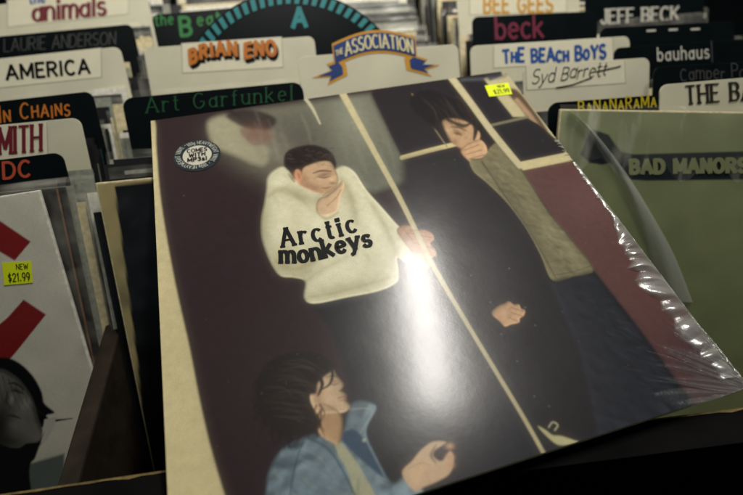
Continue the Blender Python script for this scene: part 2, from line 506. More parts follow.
# left row, back to front
o, M = divider('left', (-60, 10), (146, -9), M_ivory, 'white divider with tall maroon letters at the top left corner')
insert(o, M, [(8, 0), (128, -8), (128, 14), (8, 27)])
write(o, M, 'animals', (32, 21.5), (107, 14.5), (31.5, 2), K_maroon, weight=.2, space=.02, slab=.06, contrast=.3)
write(o, M, 'the', (29, 4), (46, 2.5), (29, -6), K_blue, weight=.22, space=.1)
o, M = divider('left', (-60, 42), (132, 24), M_black, 'black divider with thin grey capitals right behind the AMERICA divider')
write(o, M, 'LAURIE ANDERSON', (4, 52), (116, 44.5), (4, 39), K_grey, weight=.09, space=.12)
o, M = divider('left', (-60, 65), (120, 46.5), M_white, 'white divider with AMERICA in bold black capitals')
insert(o, M, [(-40, 63.5), (100.5, 48.5), (101, 77), (-40, 92)])
write(o, M, 'AMERICA', (6, 80), (91, 73), (4.5, 66), K_black, weight=.2, space=.1)
o, M = divider('left', (-70, 109), (92, 91), M_black, 'black divider with orange uneven capitals ending IN CHAINS')
write(o, M, 'ALIcE In Chains', (-56, 127), (71, 115.5), (-57, 111), K_orange, weight=.13, space=.14, small=True, jitter=.16, seed=5)
o, M = divider('left', (-80, 132.5), (80, 117.5), M_ivory, 'ivory divider with ornate maroon letters ending in SMITH')
insert(o, M, [(-70, 133), (46.5, 122.5), (47.5, 156), (-70, 165)])
write(o, M, 'AEROSMITH', (-66, 160), (43, 150), (-67, 134), K_maroon, weight=.24, space=.03, slab=.12, contrast=.45)
o, M = divider('left', (-80, 170), (62, 152), M_black, 'black divider with brick red letters ending in DC', z=.312)
write(o, M, 'AC/DC', (-42, 183), (32, 176), (-43, 167), K_red, weight=.17, space=.14)

# middle row
o, M = divider('mid', (151, 15), (262, 5), M_black, 'black divider with bright green hand lettering beside the dark disc')
write(o, M, 'the', (155, 26), (174, 24), (154, 15), K_green, weight=.17, space=.2)
write(o, M, 'B', (180, 36), (193, 35), (178, 18), K_green, weight=.2)
write(o, M, 'eat', (197, 26), (221, 23), (196, 14), K_green, weight=.17, space=.25)
# dark round header card with the letter A
A_, B_ = on_z((190, 44), TOPZ), on_z((402, 26), TOPZ)
M = frame(A_.copy(), B_)
c0 = np.array(local(M, (301, 118))); rad = np.linalg.norm(np.array(local(M, (391, 28))) - c0)
rad = (rad + np.linalg.norm(np.array(local(M, (214, 36))) - c0)) / 2
out = [(c0[0] + rad * math.cos(t), c0[1] + rad * math.sin(t)) for t in np.linspace(math.radians(-20), math.radians(200), 72)]
disc = link('header_disc', *extrude(out, .003), M_black, matrix=M)
tag(disc, 'round black header card with a toothed teal rim and a teal letter A', 'header card')
k = Ink(.0005)
for i in range(-2, 46):
    t = math.radians(-5 + i * 4.35)
    p = lambda rr, tt: (c0[0] + rr * math.cos(tt), c0[1] + rr * math.sin(tt))
    k.poly([p(rad * .985, t), p(rad * .985, t + .042), p(rad * .90, t + .056), p(rad * .90, t + .014)])
k.build('tooth_rim', K_teal, disc)
write(disc, M, 'A', (291, 27.5), (308, 26.3), (290.5, 9), K_teal, weight=.26)
DIV['mid'].append(((A_.y + B_.y) / 2, disc))

o, M = divider('mid', (143, 48), (314, 36), M_ivory, 'white divider with an orange shaded bubble letter name, behind the banner divider')
insert(o, M, [(182, 44), (281, 37.5), (283, 67), (183, 73)])
k = Ink(.0005); k2 = Ink(.0012)
for word, p0, p1, pt, sd in (('BRIAN', (189, 63), (238, 55), (188, 50), 3), ('ENO', (244, 57), (277, 56), (243.5, 43.5), 4)):
    sh = lambda a: local(M, (a[0] + 1.6, a[1] + 3.2))
    mp_ = affine(sh(p0), sh(p1), sh(pt)); mq = affine(local(M, p0), local(M, p1), local(M, pt))
    arch = .35 if word == 'BRIAN' else .25
    k.text(word, lambda s, t: mp_(s, t + arch * math.sin(3.1 * s) - .1), weight=.42, space=.0, jitter=.1, seed=sd)
    k2.text(word, lambda s, t: mq(s, t + arch * math.sin(3.1 * s) - .1), weight=.3, space=.1, jitter=.1, seed=sd)
k.build('lettering_shadow', K_black, o); k2.build('lettering', K_orange, o)

o, M = divider('mid', (297, 57), (458, 44), M_white, 'white divider with a blue and gold ribbon banner reading ASSOCIATION')
# ribbon banner with arched middle and swallow tails
L0, L1 = np.array(local(M, (334, 64))), np.array(local(M, (417, 57)))
hgt = .0165


def arc_map(s, t):
    p = L0 + s * (L1 - L0)
    return (p[0], p[1] + .0095 * math.sin(math.pi * s) * 1.0 + hgt * t)


def band_poly(g, s0=0., s1=1.):
    n = 24
    low = [arc_map(s0 + (s1 - s0) * i / n, -g) for i in range(n + 1)]; up = [arc_map(s0 + (s1 - s0) * i / n, 1 + g) for i in range(n + 1)]
    return low + up[::-1]


tails = ([(345, 66), (340, 60), (327, 65), (333, 70), (314, 77.5), (331, 76.5), (328, 84), (346, 75)],
         [(406, 59), (411, 55), (427, 60), (422, 64.5), (438, 65), (424, 70), (431, 75.5), (408, 69.5)])
g1, g2, g3 = Ink(.0004), Ink(.0009), Ink(.0014)
for t_ in tails:
    q = [np.array(local(M, p)) for p in t_]; c_ = sum(q) / len(q)
    g1.poly([tuple(c_ + (p - c_) * 1.12) for p in q]); g2.poly([tuple(c_ + (p - c_) * .78) for p in q])
g1.poly(band_poly(.16)); g2.poly(band_poly(.0, .015, .985))
g1.build('banner_border', K_gold, o); g2.build('banner', K_navy, o)
g3.text('ASSOCIATION', lambda s, t: arc_map(.14 + s * .82, .14 + t * .74), weight=.2, space=.06, slab=.07, contrast=.3)
g3.text('THE', lambda s, t: arc_map(.03 + s * .09, .35 + t * .3), weight=.2, space=.1)
g3.build('lettering', K_cream, o)

o, M = divider('mid', (121, 98.5), (302, 81.5), M_black, 'black divider with dim green serif letters just behind the large sleeve', r=.009)
write(o, M, 'Art Garfunkel', (146, 113), (293, 100), (145, 98), K_dkgreen, weight=.1, space=.28, slab=.1, contrast=.4)

# right row
o, M = divider('right', (456, -6), (579, -16), M_white, 'white divider with pale orange capitals at the top edge')
insert(o, M, [(470, -4), (566, -12), (566, 12), (470, 15)])
write(o, M, 'BEE GEES', (483, 13), (553, 12), (483, -3), K_gold, weight=.2, space=.1)
o, M = divider('right', (585, -6), (705, -14), M_black, 'black divider with white slab capitals JEFF BECK')
write(o, M, 'JEFF BECK', (600, 24), (679, 20.5), (600, 10), K_white, weight=.2, space=.03, slab=.12, contrast=.35)
o, M = divider('right', (472, 17), (598, 11), M_black, 'black divider with dark rose lower case letters')
write(o, M, 'beck', (495, 39), (544, 37), (494, 17), K_rose, weight=.15, space=.08)
o, M = divider('right', (600, 28), (735, 21), M_black, 'black divider with three small pale dashes behind bauhaus')
k = Ink()
for x, y in ((651, 31), (673, 30), (695, 29.5)):
    k.ribbon([local(M, (x - 4, y)), local(M, (x + 4, y - .4))], .0022)
k.build('lettering', K_white, o)
o, M = divider('right', (614, 48), (790, 36), M_black, 'black divider with small white lower case bauhaus')
write(o, M, 'bauhaus', (657, 61), (709, 58), (656.5, 48), K_white, weight=.14, space=.2)
k = Ink(); k.ribbon([local(M, (711, 41)), local(M, (712, 62))], .0012); k.build('label_edge', K_grey, o)
o, M = divider('right', (470, 46), (630, 36), M_ivory, 'white divider with rough blue capitals behind the signed divider')
insert(o, M, [(494, 46), (612, 38), (613, 60), (494, 68)])
write(o, M, 'ThE BEAch BoYS', (502, 63), (606, 58.5), (501.5, 50), K_blue, weight=.26, space=.02, small=True, jitter=.12, seed=8)
o, M = divider('right', (654, 67), (800, 59), M_black, 'black divider with thin pale handwriting behind the ornate THE B divider')
write(o, M, 'Camper Po', (680, 82), (745, 77), (679, 69), K_grey, weight=.1, space=.16, jitter=.25, seed=9)
o, M = divider('right', (523, 66), (650, 57.5), M_white, 'white divider with a thin black handwritten signature')
insert(o, M, [(526, 66), (624, 61), (625, 83), (527, 90)])
k = Ink(.0006)
mp_ = affine(local(M, (531, 84)), local(M, (606, 74)), local(M, (534, 70)))
k.text('Syd Barrett', mp_, weight=.075, space=.1, jitter=.22, seed=12)
k.ribbon([local(M, p) for p in ((556, 88), (572, 85), (591, 78))], .0011)
k.ribbon([local(M, p) for p in ((596, 72), (620, 66.5))], .0012)
k.build('lettering', K_black, o)
o, M = divider('right', (660, 85), (800, 73), M_ivory, 'ivory divider with ornate black capitals THE B at the right border')
write(o, M, 'THE BAND', (685, 104), (778, 97), (684, 86.5), K_brown, weight=.2, space=.12, slab=.14, contrast=.5)
o, M = divider('right', (548, 103), (714, 91), M_black, 'black divider with yellow letters peeking over the green sleeve', r=.009, z=.312)
write(o, M, 'BaNaNaRaMa', (578, 113.5), (656, 106.5), (577.5, 101.5), K_yellow, weight=.15, space=.18, small=True)


# ------------------------------------------------------------------ filler sleeves between the dividers
def sleeve_mesh(edge, t):
    W = .315
    v, f = box(0, W, -W, 0, -t, 0)
    me = bpy.data.meshes.new('record_sleeve')
    me.from_pydata(v, [], f)
    me.materials.append(M_edge[edge]); me.materials.append(M_face)
    me.polygons.foreach_set('material_index', [0, 0 if edge in ('white', 'cream', 'grey') else 1, 0, 0, 0, 0])
    me.update()
    return me


PROTO = {}
for e in SLEEVE_EDGE:
    for q, t in enumerate((.0020, .0026, .0033)):
        PROTO[e, q] = sleeve_mesh(e, t)
bag_me = bpy.data.meshes.new('outer_bag')
vv, ff = [], []
for i in range(13):
    x = -.002 + .319 * i / 12
    vv += [(x, -.20, .0006), (x, .003, .0006 + .0003 * math.sin(i * 1.7)), (x, .0065 + .001 * math.sin(i * 2.3), -.001 + .0012 * math.sin(i * 1.3 + 1))]
for i in range(12):
    for j in range(2):
        k_ = 3 * i + j
        ff.append((k_, k_ + 3, k_ + 4, k_ + 1))
bag_me.from_pydata(vv, [], ff); bag_me.materials.append(M_bag); bag_me.update()

DIVNAME = {'left': ['DC', 'SMITH', 'IN CHAINS', 'AMERICA', 'grey lettered black', 'maroon lettered'],
           'mid': ['dim green lettered', 'ribbon banner', 'orange bubble letter', 'round A header', 'bright green lettered'],
           'right': ['yellow lettered', 'signed', 'ornate THE B', 'blue lettered', 'thin handwriting', 'bauhaus', 'three dash', 'rose lettered', 'JEFF BECK', 'pale orange lettered']}
PAL = ['cream'] * 5 + ['white'] * 5 + ['grey'] * 5 + ['sage green'] * 4 + ['teal'] * 2 + ['pink'] * 2 + ['brown'] * 2 + ['black'] * 5 + ['pale blue']


def put_sleeve(x, ytop, ztop, edge, q, yaw, label, group, bag=False):
    o = bpy.data.objects.new('record_sleeve', PROTO[edge, q]); COL.objects.link(o)
    A_ = Vector((x, ytop, ztop))
    o.matrix_world = frame(A_, A_ + Vector((math.cos(yaw), math.sin(yaw), 0)))
    tag(o, label, 'record sleeve', group)
    if bag:
        b = bpy.data.objects.new('outer_bag', bag_me); COL.objects.link(b); b.parent = o
    return o


def fill(bin_, xr, front_y, back_y, pitch=.0047):
    """sleeves on the row's plane, pitch apart, keeping clear of the divider cards"""
    divs = sorted(DIV[bin_], key=lambda t: t[0])
    ys = [(d - .0314, o) for d, o in divs]              # divider planes at the height of the sleeve tops
    y = front_y
    while y < back_y:
        if all(abs(y - dy) > .0034 for dy, _ in ys):
            before = [n for n, _ in enumerate(ys) if ys[n][0] < y]
            if before:
                lab = ys[before[-1]][1]['label']
                lab2 = 'record sleeve packed upright right behind the ' + lab
            else:
                lab2 = 'record sleeve packed upright before the ' + ys[0][1]['label']
            e = random.choice(PAL)
            w = lab2.split(); lab2 = ' '.join((e.split() + w)[:16])
            while lab2.split()[-1] in ('with', 'a', 'the', 'and', 'of', 'in', 'at', 'beside', 'behind', 'over', 'just', 'large', 'thin', 'uneven', 'bold', 'dim', 'small'):
                lab2 = ' '.join(lab2.split()[:-1])
            put_sleeve(xr + random.uniform(-.012, .014), y, SLZ + random.uniform(-.008, .004), e, random.randrange(3),
                       random.uniform(-.015, .015), lab2, 'filed sleeves in the ' + {'left': 'left', 'mid': 'middle', 'right': 'right'}[bin_] + ' row', random.random() < .35)
        y += pitch * random.uniform(.85, 1.2)




fill('left', -.509, on_z((39.5, 190), .303).y - .017 * .654 + .024, .80)
fill('mid', -.165, on_z((95, 183), .303).y - .017 * .654 + .006, .84)
fill('right', .208, on_z((549, 102), .312).y - .026 * .654 + .004, .86)

# ------------------------------------------------------------------ painted pictures
def rgb(*c): return lin(c)


def spline(pts, n=6, closed=True):
    P = np.array(pts, float); N = len(P); out = []
    rg = range(N) if closed else range(N - 1)
    for i in rg:
        if closed: p0, p1, p2, p3 = P[i - 1], P[i], P[(i + 1) % N], P[(i + 2) % N]
        else: p0, p1, p2, p3 = P[max(i - 1, 0)], P[i], P[i + 1], P[min(i + 2, N - 1)]
        for k in range(n):
            t = k / n
            out.append(.5 * ((2 * p1) + (-p0 + p2) * t + (2 * p0 - 5 * p1 + 4 * p2 - p3) * t * t + (-p0 + 3 * p1 - 3 * p2 + p3) * t ** 3))
    if not closed: out.append(P[-1])
    return np.array(out)


def blur1(a, s):
    k = max(1, int(s))
    ker = np.exp(-.5 * (np.arange(-2 * k, 2 * k + 1) / s) ** 2); ker /= ker.sum()
    p = np.pad(a, ((2 * k, 2 * k), (0, 0)), mode='edge')
    a = sum(w * p[i:i + a.shape[0]] for i, w in enumerate(ker))
    p = np.pad(a, ((0, 0), (2 * k, 2 * k)), mode='edge')
    return sum(w * p[:, i:i + a.shape[1]] for i, w in enumerate(ker))


class Canvas:
    """a picture printed on a sheet; PX, PY give each grid point's coordinates in the tracing"""
    def __init__(self, PX, PY, base):
        self.X, self.Y = PX, PY
        self.C = np.ones(PX.shape + (3,)) * base

    def mask(self, pts, soft=1.0, smooth=True):
        P = spline(pts) if smooth else np.array(pts, float)
        pad = 4 * soft + 2
        sel = (self.X > P[:, 0].min() - pad) & (self.X < P[:, 0].max() + pad) & (self.Y > P[:, 1].min() - pad) & (self.Y < P[:, 1].max() + pad)
        x, y = self.X[sel], self.Y[sel]
        ins = np.zeros(x.shape, bool); dist = np.full(x.shape, 1e9)
        for i in range(len(P)):
            a, b = P[i - 1], P[i]
            if abs(b[1] - a[1]) > 1e-12:
                cond = (a[1] > y) != (b[1] > y)
                ins ^= cond & (x < (b[0] - a[0]) * (y - a[1]) / (b[1] - a[1]) + a[0])
            e = b - a; L = e @ e + 1e-12
            t = np.clip(((x - a[0]) * e[0] + (y - a[1]) * e[1]) / L, 0, 1)
            dist = np.minimum(dist, (x - a[0] - t * e[0]) ** 2 + (y - a[1] - t * e[1]) ** 2)
        d = np.sqrt(dist) * np.where(ins, 1, -1)
        t = np.clip(d / (2 * soft) + .5, 0, 1)
        m_ = np.zeros(self.X.shape); m_[sel] = t * t * (3 - 2 * t)
        return m_

    def lay(self, m_, col, op=1.0):
        m_ = (m_ * op)[..., None]
        self.C = self.C * (1 - m_) + m_ * np.asarray(col)

    def poly(self, pts, col, soft=.8, smooth=True, op=1.0):
        m_ = self.mask(pts, soft, smooth); self.lay(m_, col, op); return m_

    def relief(self, m_, r, amt, direction=(-.5, -.8), folds=0.0, fs=6.0, aniso=(1, 1)):
        """rounded look of a photographed body inside the mask, with cloth folds"""
        h = np.sqrt(np.clip(blur1(m_, r), 0, 1)) * m_
        if folds:
            nz = rng.normal(0, 1, m_.shape)
            a = blur1(nz, fs); a /= a.std()
            b = blur1(rng.normal(0, 1, m_.shape), fs * .45); b /= b.std()
            h = h + folds * (np.abs(a) * -.7 + b * .22)
        gy_, gx_ = np.gradient(h)
        sh = (gx_ * direction[0] + gy_ * direction[1]) * r * amt
        sh = blur1(np.clip(sh, -.75, .6), 1.2) * m_
        self.C = np.clip(self.C * (1 + sh[..., None]), 0, 1)

    def stroke(self, pts, wid, col, soft=.7, op=1.0, clip=None, smooth=True):
        P = spline(pts, closed=False) if smooth and len(pts) > 2 else np.array(pts, float)
        W = np.interp(np.linspace(0, 1, len(P)), np.linspace(0, 1, len(np.atleast_1d(wid))), np.atleast_1d(wid)) if np.ndim(wid) else np.full(len(P), wid)
        pad = W.max() + 4 * soft
        sel = (self.X > P[:, 0].min() - pad) & (self.X < P[:, 0].max() + pad) & (self.Y > P[:, 1].min() - pad) & (self.Y < P[:, 1].max() + pad)
        x, y = self.X[sel], self.Y[sel]; best = np.full(x.shape, -1e9)
        for i in range(len(P) - 1):
            a, b = P[i], P[i + 1]; e = b - a; L = e @ e + 1e-12
            t = np.clip(((x - a[0]) * e[0] + (y - a[1]) * e[1]) / L, 0, 1)
            d = np.sqrt((x - a[0] - t * e[0]) ** 2 + (y - a[1] - t * e[1]) ** 2)
            best = np.maximum(best, (W[i] + (W[i + 1] - W[i]) * t) / 2 - d)
        t = np.clip(best / (2 * soft) + .5, 0, 1)
        m_ = np.zeros(self.X.shape); m_[sel] = t * t * (3 - 2 * t)
        if clip is not None: m_ = m_ * clip
        self.lay(m_, col, op); return m_

    def blob(self, cx, cy, rx, ry, col, op=1.0, rot=0.0, clip=None):
        c_, s_ = math.cos(math.radians(rot)), math.sin(math.radians(rot))
        dx, dy = self.X - cx, self.Y - cy
        m_ = np.exp(-(((dx * c_ + dy * s_) / rx) ** 2 + ((-dx * s_ + dy * c_) / ry) ** 2))
        if clip is not None: m_ = m_ * clip
        self.lay(m_, col, op)

    def grain(self, amt, scale=1.0, clip=None):
        n = rng.normal(0, 1, self.X.shape)
        if scale > 1: n = blur1(n, scale); n /= n.std()
        n = n * amt
        if clip is not None: n = n * clip
        self.C = np.clip(self.C * (1 + n[..., None]), 0, 1)


def sheet(name, cols, w, h, z, material, parent, y0=0.0, warp=None):
    """grid sheet with the printed colours, top-left at (0, y0), growing right and down"""
    ny, nx = cols.shape[:2]
    xs = np.linspace(0, w, nx); ys = y0 - np.linspace(0, h, ny)
    XX, YY = np.meshgrid(xs, ys)
    ZZ = np.full(XX.shape, z) if warp is None else z + warp(XX, YY)
    me = bpy.data.meshes.new(name)
    idx = np.arange(nx * ny).reshape(ny, nx)
    q = np.stack([idx[1:, :-1], idx[1:, 1:], idx[:-1, 1:], idx[:-1, :-1]], -1).reshape(-1, 4)
    nf = len(q)
    me.vertices.add(nx * ny); me.vertices.foreach_set('co', np.stack([XX, YY, ZZ], -1).ravel().astype(np.float32))
    me.loops.add(nf * 4); me.loops.foreach_set('vertex_index', q.ravel().astype(np.int32))
    me.polygons.add(nf); me.polygons.foreach_set('loop_start', (np.arange(nf) * 4).astype(np.int32))
    me.update(calc_edges=True)
    at = me.color_attributes.new('ink', 'FLOAT_COLOR', 'POINT')
    at.data.foreach_set('color', np.concatenate([cols, np.ones((ny, nx, 1))], -1).ravel().astype(np.float32))
    me.polygons.foreach_set('use_smooth', np.ones(nf, bool))
    me.materials.append(material); me.validate(); me.update()
    o = bpy.data.objects.new(name, me); COL.objects.link(o); o.parent = parent
    return o


def trace_grid(M, w, h, nx, ny):
    """photo coordinates of every grid point of a w x h sheet lying on a card frame"""
    xs = np.linspace(0, w, nx); ys = -np.linspace(0, h, ny)
    XX, YY = np.meshgrid(xs, ys)
    Mn = np.array(M)
    P = XX[..., None] * Mn[:3, 0] + YY[..., None] * Mn[:3, 1] + Mn[:3, 3] - np.array(CAM)
    Q = P @ R
    return Q[..., 0] / Q[..., 2] * F + CX, Q[..., 1] / Q[..., 2] * F + CY


def sleeve_body(name, w, h, t, M, material, label):
    v, f = box(0, w, -h, 0, -t, 0)
    o = link(name, v, f, material, matrix=M)
    b = o.modifiers.new('bevel', 'BEVEL'); b.width = .0007; b.segments = 2
    tag(o, label, 'record sleeve')
    return o


def price_sticker(parent, M, quad, z, lines):
    q = [local(M, p) for p in quad]                        # tl, tr, br, bl in the photo
    v = [(x, y, z) for x, y in q] + [(x, y, z - .00015) for x, y in q]
    f = [(3, 2, 1, 0)] + [(i, (i + 1) % 4, (i + 1) % 4 + 4, i + 4) for i in range(4)]
    s = link('price_sticker', v, f, M_sticker, parent=parent)
    tl, tr, br, bl = map(np.array, q)
    k = Ink(z + .0001)
    for txt, a0, a1, b0, b1 in lines:
        def mp(s_, t_, a0=a0, a1=a1, b0=b0, b1=b1):
            x = a0 + s_ * (a1 - a0); y = b0 + t_ * (b1 - b0)
            return tuple((bl * (1 - x) + br * x) * (1 - y) + (tl * (1 - x) + tr * x) * y)
        k.text(txt, mp, weight=.17, space=.12)
    k.build('lettering', K_mark, s)
    return s


# ---- white sleeve at the front of the left row
A_, B_ = on_z((-60, 205.5), .303), on_z((39.5, 190), .303)
u = (B_ - A_).normalized()
M = frame(B_ - u * .315, B_)
white = sleeve_body('record_sleeve', .315, .315, .0035, M, M_edge['white'], 'white sleeve with red shapes and a dark portrait, front of the left row')
PX, PY = trace_grid(M, .312, .312, 380, 380)
cv = Canvas(PX, PY, rgb(205, 200, 182))
dark_red = rgb(128, 28, 28)
cv.poly([(-40, 195), (0, 221), (28, 240), (12, 259), (-40, 228)], dark_red, .6, False)
cv.poly([(-30, 345), (5, 316), (21, 298), (43.5, 313), (14, 350), (-30, 400)], dark_red, .6, False)
ink_, mid_ = rgb(14, 15, 16), rgb(120, 118, 108)
cv.poly([(-60, 478), (28, 462), (62, 452), (62, 520), (-60, 520)], rgb(96, 104, 98), 2, False)
cv.poly([(-60, 380), (-30, 360), (0, 356), (16, 361), (30, 374), (39, 390), (42, 402), (52, 411), (44, 414), (48, 420), (40, 426), (20, 432), (0, 440), (-60, 440)], ink_, 1.0)
face = cv.poly([(-30, 380), (-5, 368), (12, 375), (24, 388), (31, 402), (36, 420), (42, 434), (34, 446), (10, 450), (-30, 450)], mid_, 2.0)
cv.relief(face, 12, .8, (.8, -.4), .05, 6)
cv.blob(-4, 424, 16, 34, ink_, .92, 12, clip=face); cv.blob(4, 440, 26, 9, rgb(30, 30, 30), .8, 10, clip=face)
cv.stroke([(6, 382), (13, 382), (21, 388)], [.8, 2.2, 1], ink_, .8, .9); cv.blob(14, 389, 5, 2, rgb(40, 39, 37), .85, 22, clip=face); cv.stroke([(9, 389), (15, 390), (20, 392)], 1.1, ink_, .5, .9)
cv.stroke([(5, 390), (4, 400), (8, 406)], [1, 2.4, 1.6], rgb(44, 43, 41), 1.0, .8); cv.blob(9, 398, 2.4, 5, rgb(160, 157, 146), .6, 10, clip=face); cv.blob(24, 402, 5, 7, rgb(150, 147, 136), .6, 20, clip=face)
cv.stroke([(4, 414), (11, 414.5), (18, 417)], [.8, 2.4, .8], rgb(46, 44, 42), .7, .9); cv.blob(14, 424, 6, 4, rgb(118, 116, 106), .6, clip=face)
cv.poly([(42, 418), (54, 415), (52, 424), (44, 440), (38, 442)], rgb(190, 186, 172), .8, False)
cv.stroke([(54, 419), (62, 418), (70, 417)], [2.4, 1.4, .8], ink_, .7)
cv.poly([(-60, 430), (8, 446), (24, 442), (36, 440), (41, 432), (33, 456), (27, 470), (26, 540), (-60, 540)], rgb(20, 22, 22), 1.2)
for x in range(6): cv.stroke([(x * 6 - 6, 372 + x * 3), (x * 7 - 2, 390 + x * 3), (x * 8 + 2, 404 + x * 2)], [1.2, .7, .3], rgb(52, 52, 50), .6, .7)
cv.grain(.03); cv.grain(.03, 6)
M_wprint = print_mat('glossy sleeve print', .35, coat=.5, coat_rough=.25, bump=.15)
sheet('printed_front', cv.C, .312, .312, .0003, M_wprint, white, y0=-.0015).location = (.0015, 0, 0)
price_sticker(white, M, [(2.5, 262.5), (32, 261), (33.2, 282.5), (4.5, 285)], .0008, [('NEW', .46, .88, .66, .9), ('$21.99', .16, .92, .14, .5)])

# sleeves leaning right behind it
for i, (x, dy, dz, e, q) in enumerate(((-.508, .0052, -.003, 'brown', 2), (-.505, .0112, -.006, 'black', 1), (-.502, .0165, -.009, 'grey', 1))):
    put_sleeve(x, B_.y + dy, .302 + dz, e, q, 0.0, e + (' edged record sleeve second behind the white sleeve with red shapes' if i else ' edged record sleeve directly behind the white sleeve with red shapes'), 'filed sleeves in the left row', True)

# ---- dark sleeve at the front of the middle row
A_ = on_z((95, 183), .303); B_ = A_ + Vector((1, .01, 0))
M = frame(A_, B_)
darks = sleeve_body('record_sleeve', .315, .315, .004, M, M_edge['cream'], 'cream bordered sleeve with a dark picture under the large sleeve, front of the middle row')
PX, PY = trace_grid(M, .312, .312, 200, 200)
cv = Canvas(PX, PY, rgb(176, 160, 112))
cv.poly([(112, 184), (400, 150), (420, 700), (166, 700), (136, 365)], rgb(20, 21, 23), .8, False)
for i in range(40):
    x = rng.uniform(120, 200); y = rng.uniform(190, 460)
    cv.blob(x, y, rng.uniform(3, 12), rng.uniform(4, 16), rgb(48, 50, 52), .35, rng.uniform(0, 180))
cv.grain(.05, 2)
sheet('printed_front', cv.C, .312, .312, .0003, M_wprint, darks, y0=-.0015).location = (.0015, 0, 0)

# ---- green sleeve at the front of the right row
A_, B_ = on_z((560, 109), .313), on_z((743, 112), .313)
M = frame(A_, B_)
green = sleeve_body('record_sleeve', .315, .315, .004, M, M_edge['cream'], 'olive green sleeve with a dark boot shaped banner, front of the right row')
PX, PY = trace_grid(M, .312, .312, 420, 420)
cv = Canvas(PX, PY, rgb(124, 130, 90))
cv.poly([(590, 127), (607, 133), (613, 142), (620, 150), (632, 152.5), (650, 152), (800, 148), (930, 146), (930, 174), (800, 177), (645, 179), (630, 178), (619, 172), (609, 161), (600, 163), (588, 161), (579, 153), (583, 141)], rgb(12, 24, 26), .9, False)
cv.grain(.03); cv.grain(.05, 9)
M_gprint = print_mat('matt sleeve print', .5, coat=.35, coat_rough=.3, bump=.2, bscale=12)
sheet('printed_front', cv.C, .312, .312, .0003, M_gprint, green, y0=-.0015).location = (.0015, 0, 0)
write(green, M, 'BAD MANORS', (629, 173), (747, 171.5), (628.5, 160.5), ink_mat('olive ink', (124, 128, 90)), z=.0007, weight=.36, space=.0, slab=.12, contrast=.15)
# loose outer bag: a fold of film across the corner
fold = spline([(568, 112), (583, 124), (600, 145), (622, 178), (642, 214), (660, 252), (676, 300)], 8, False)
wds = np.interp(np.linspace(0, 1, len(fold)), [0, .2, .6, 1], [2, 6, 17, 32])
vv, ff = [], []
for i, p in enumerate(fold):
    for j in range(7):
        t = j / 6
        lx, ly = local(M, (p[0] + wds[i] * (t - .5), p[1] + wds[i] * .1 * (t - .5)))
        vv.append((lx, ly, .0012 + .0040 * math.sin(math.pi * t) + .0005 * math.sin(i * .35 + j * 1.9) + .0004 * math.sin(j * 3.1 + i * .12)))
for i in range(len(fold) - 1):
    for j in range(6):
        k_ = 7 * i + j
        ff.append((k_, k_ + 7, k_ + 8, k_ + 1))
M_fold = clear_film('folded bag film', .42, .2, .55, False)
link('bag_fold', vv, ff, M_fold, parent=green, smooth=True)
vv, ff = [], []
for i in range(41):
    x = .31 * i / 40
    vv += [(x, -.050 - .01 * math.sin(i), .0010), (x, -.02, .0014 + .0006 * math.sin(i * 1.9)), (x, .001, .0016 + .0006 * math.sin(i * 1.1)), (x, .004, -.002)]
for i in range(40):
    for j in range(3):
        k_ = 4 * i + j; ff.append((k_, k_ + 4, k_ + 5, k_ + 1))
link('outer_bag', vv, ff, film_mat('clear bag film', white=.35, scale=55, lo=.55, hi=.75, stretch=(1, .22, 1)), parent=green, smooth=True)

# ------------------------------------------------------------------ the large sleeve lying on the row tops
TL, TR, BR_, BL = [Vector(p) + CAM for p in ((-.1257, .3732, -.1983), (.1861, .4182, -.1998), (.2302, .1109, -.2533), (-.0816, .0659, -.2517))]
u = (TR - TL).normalized(); vdir = (TL - BL); vdir = (vdir - u * vdir.dot(u)).normalized(); n = u.cross(vdir)
M = Matrix((u, vdir, n)).transposed().to_4x4(); M.translation = TL
S = .315
M_card = mat('sleeve card edge', (206, 180, 132), .55, .4, noise=.2, scale=300)
hero = sleeve_body('record_sleeve', S, S, .0036, M, M_card, 'large shrink wrapped sleeve in front showing three dim figures and black lettering')
NG = 760
PX, PY = trace_grid(M, S, S, NG, NG)
cv = Canvas(PX, PY, rgb(48, 32, 35))
# -- a plain stand-in picture of about the same colours: dark wall, pale strips, three unnamed figures
cream = rgb(206, 192, 142)
gx = np.clip((PX - 330) / 240, 0, 1)[..., None]; gy = np.clip((PY - 240) / 200, 0, 1)[..., None]
cv.C = cv.C * (1 - gx) + gx * rgb(34, 28, 31)
cv.C = cv.C * (1 - gx * gy) + gx * gy * rgb(30, 32, 38)
cv.C = cv.C * (1 - gy * .25 * (1 - gx)) + gy * .25 * (1 - gx) * rgb(40, 30, 33)
# pale pane, upper middle
pane = cv.mask([(236, 112), (370, 94), (392, 138), (414, 178), (376, 192), (330, 192), (300, 176), (262, 150)], 5, False)
cv.lay(pane, rgb(122, 122, 104), .75)
cv.blob(300, 140, 34, 26, rgb(70, 62, 60), .55, 20, clip=pane); cv.blob(245, 150, 34, 20, rgb(140, 138, 116), .4, 30)
cv.blob(352, 120, 20, 30, rgb(150, 152, 132), .5, -28, clip=pane); cv.blob(390, 170, 22, 18, rgb(92, 94, 84), .5, clip=pane)
cv.poly([(207, 125), (216, 117), (232, 116), (246, 126), (268, 150), (262, 166), (236, 156), (214, 146)], rgb(172, 166, 136), 4.0, op=.8); cv.poly([(240, 130), (256, 124), (272, 130), (270, 142), (256, 146), (246, 140)], rgb(126, 98, 84), 2.5, op=.8); cv.blob(275, 160, 30, 20, rgb(134, 128, 110), .5, 40)
cv.poly([(226, 116), (240, 110), (262, 112), (276, 120), (268, 130), (246, 128), (236, 124)], rgb(48, 36, 36), 2.5, op=.9)
cv.blob(258, 134, 14, 9, rgb(122, 92, 78), .7, 10)
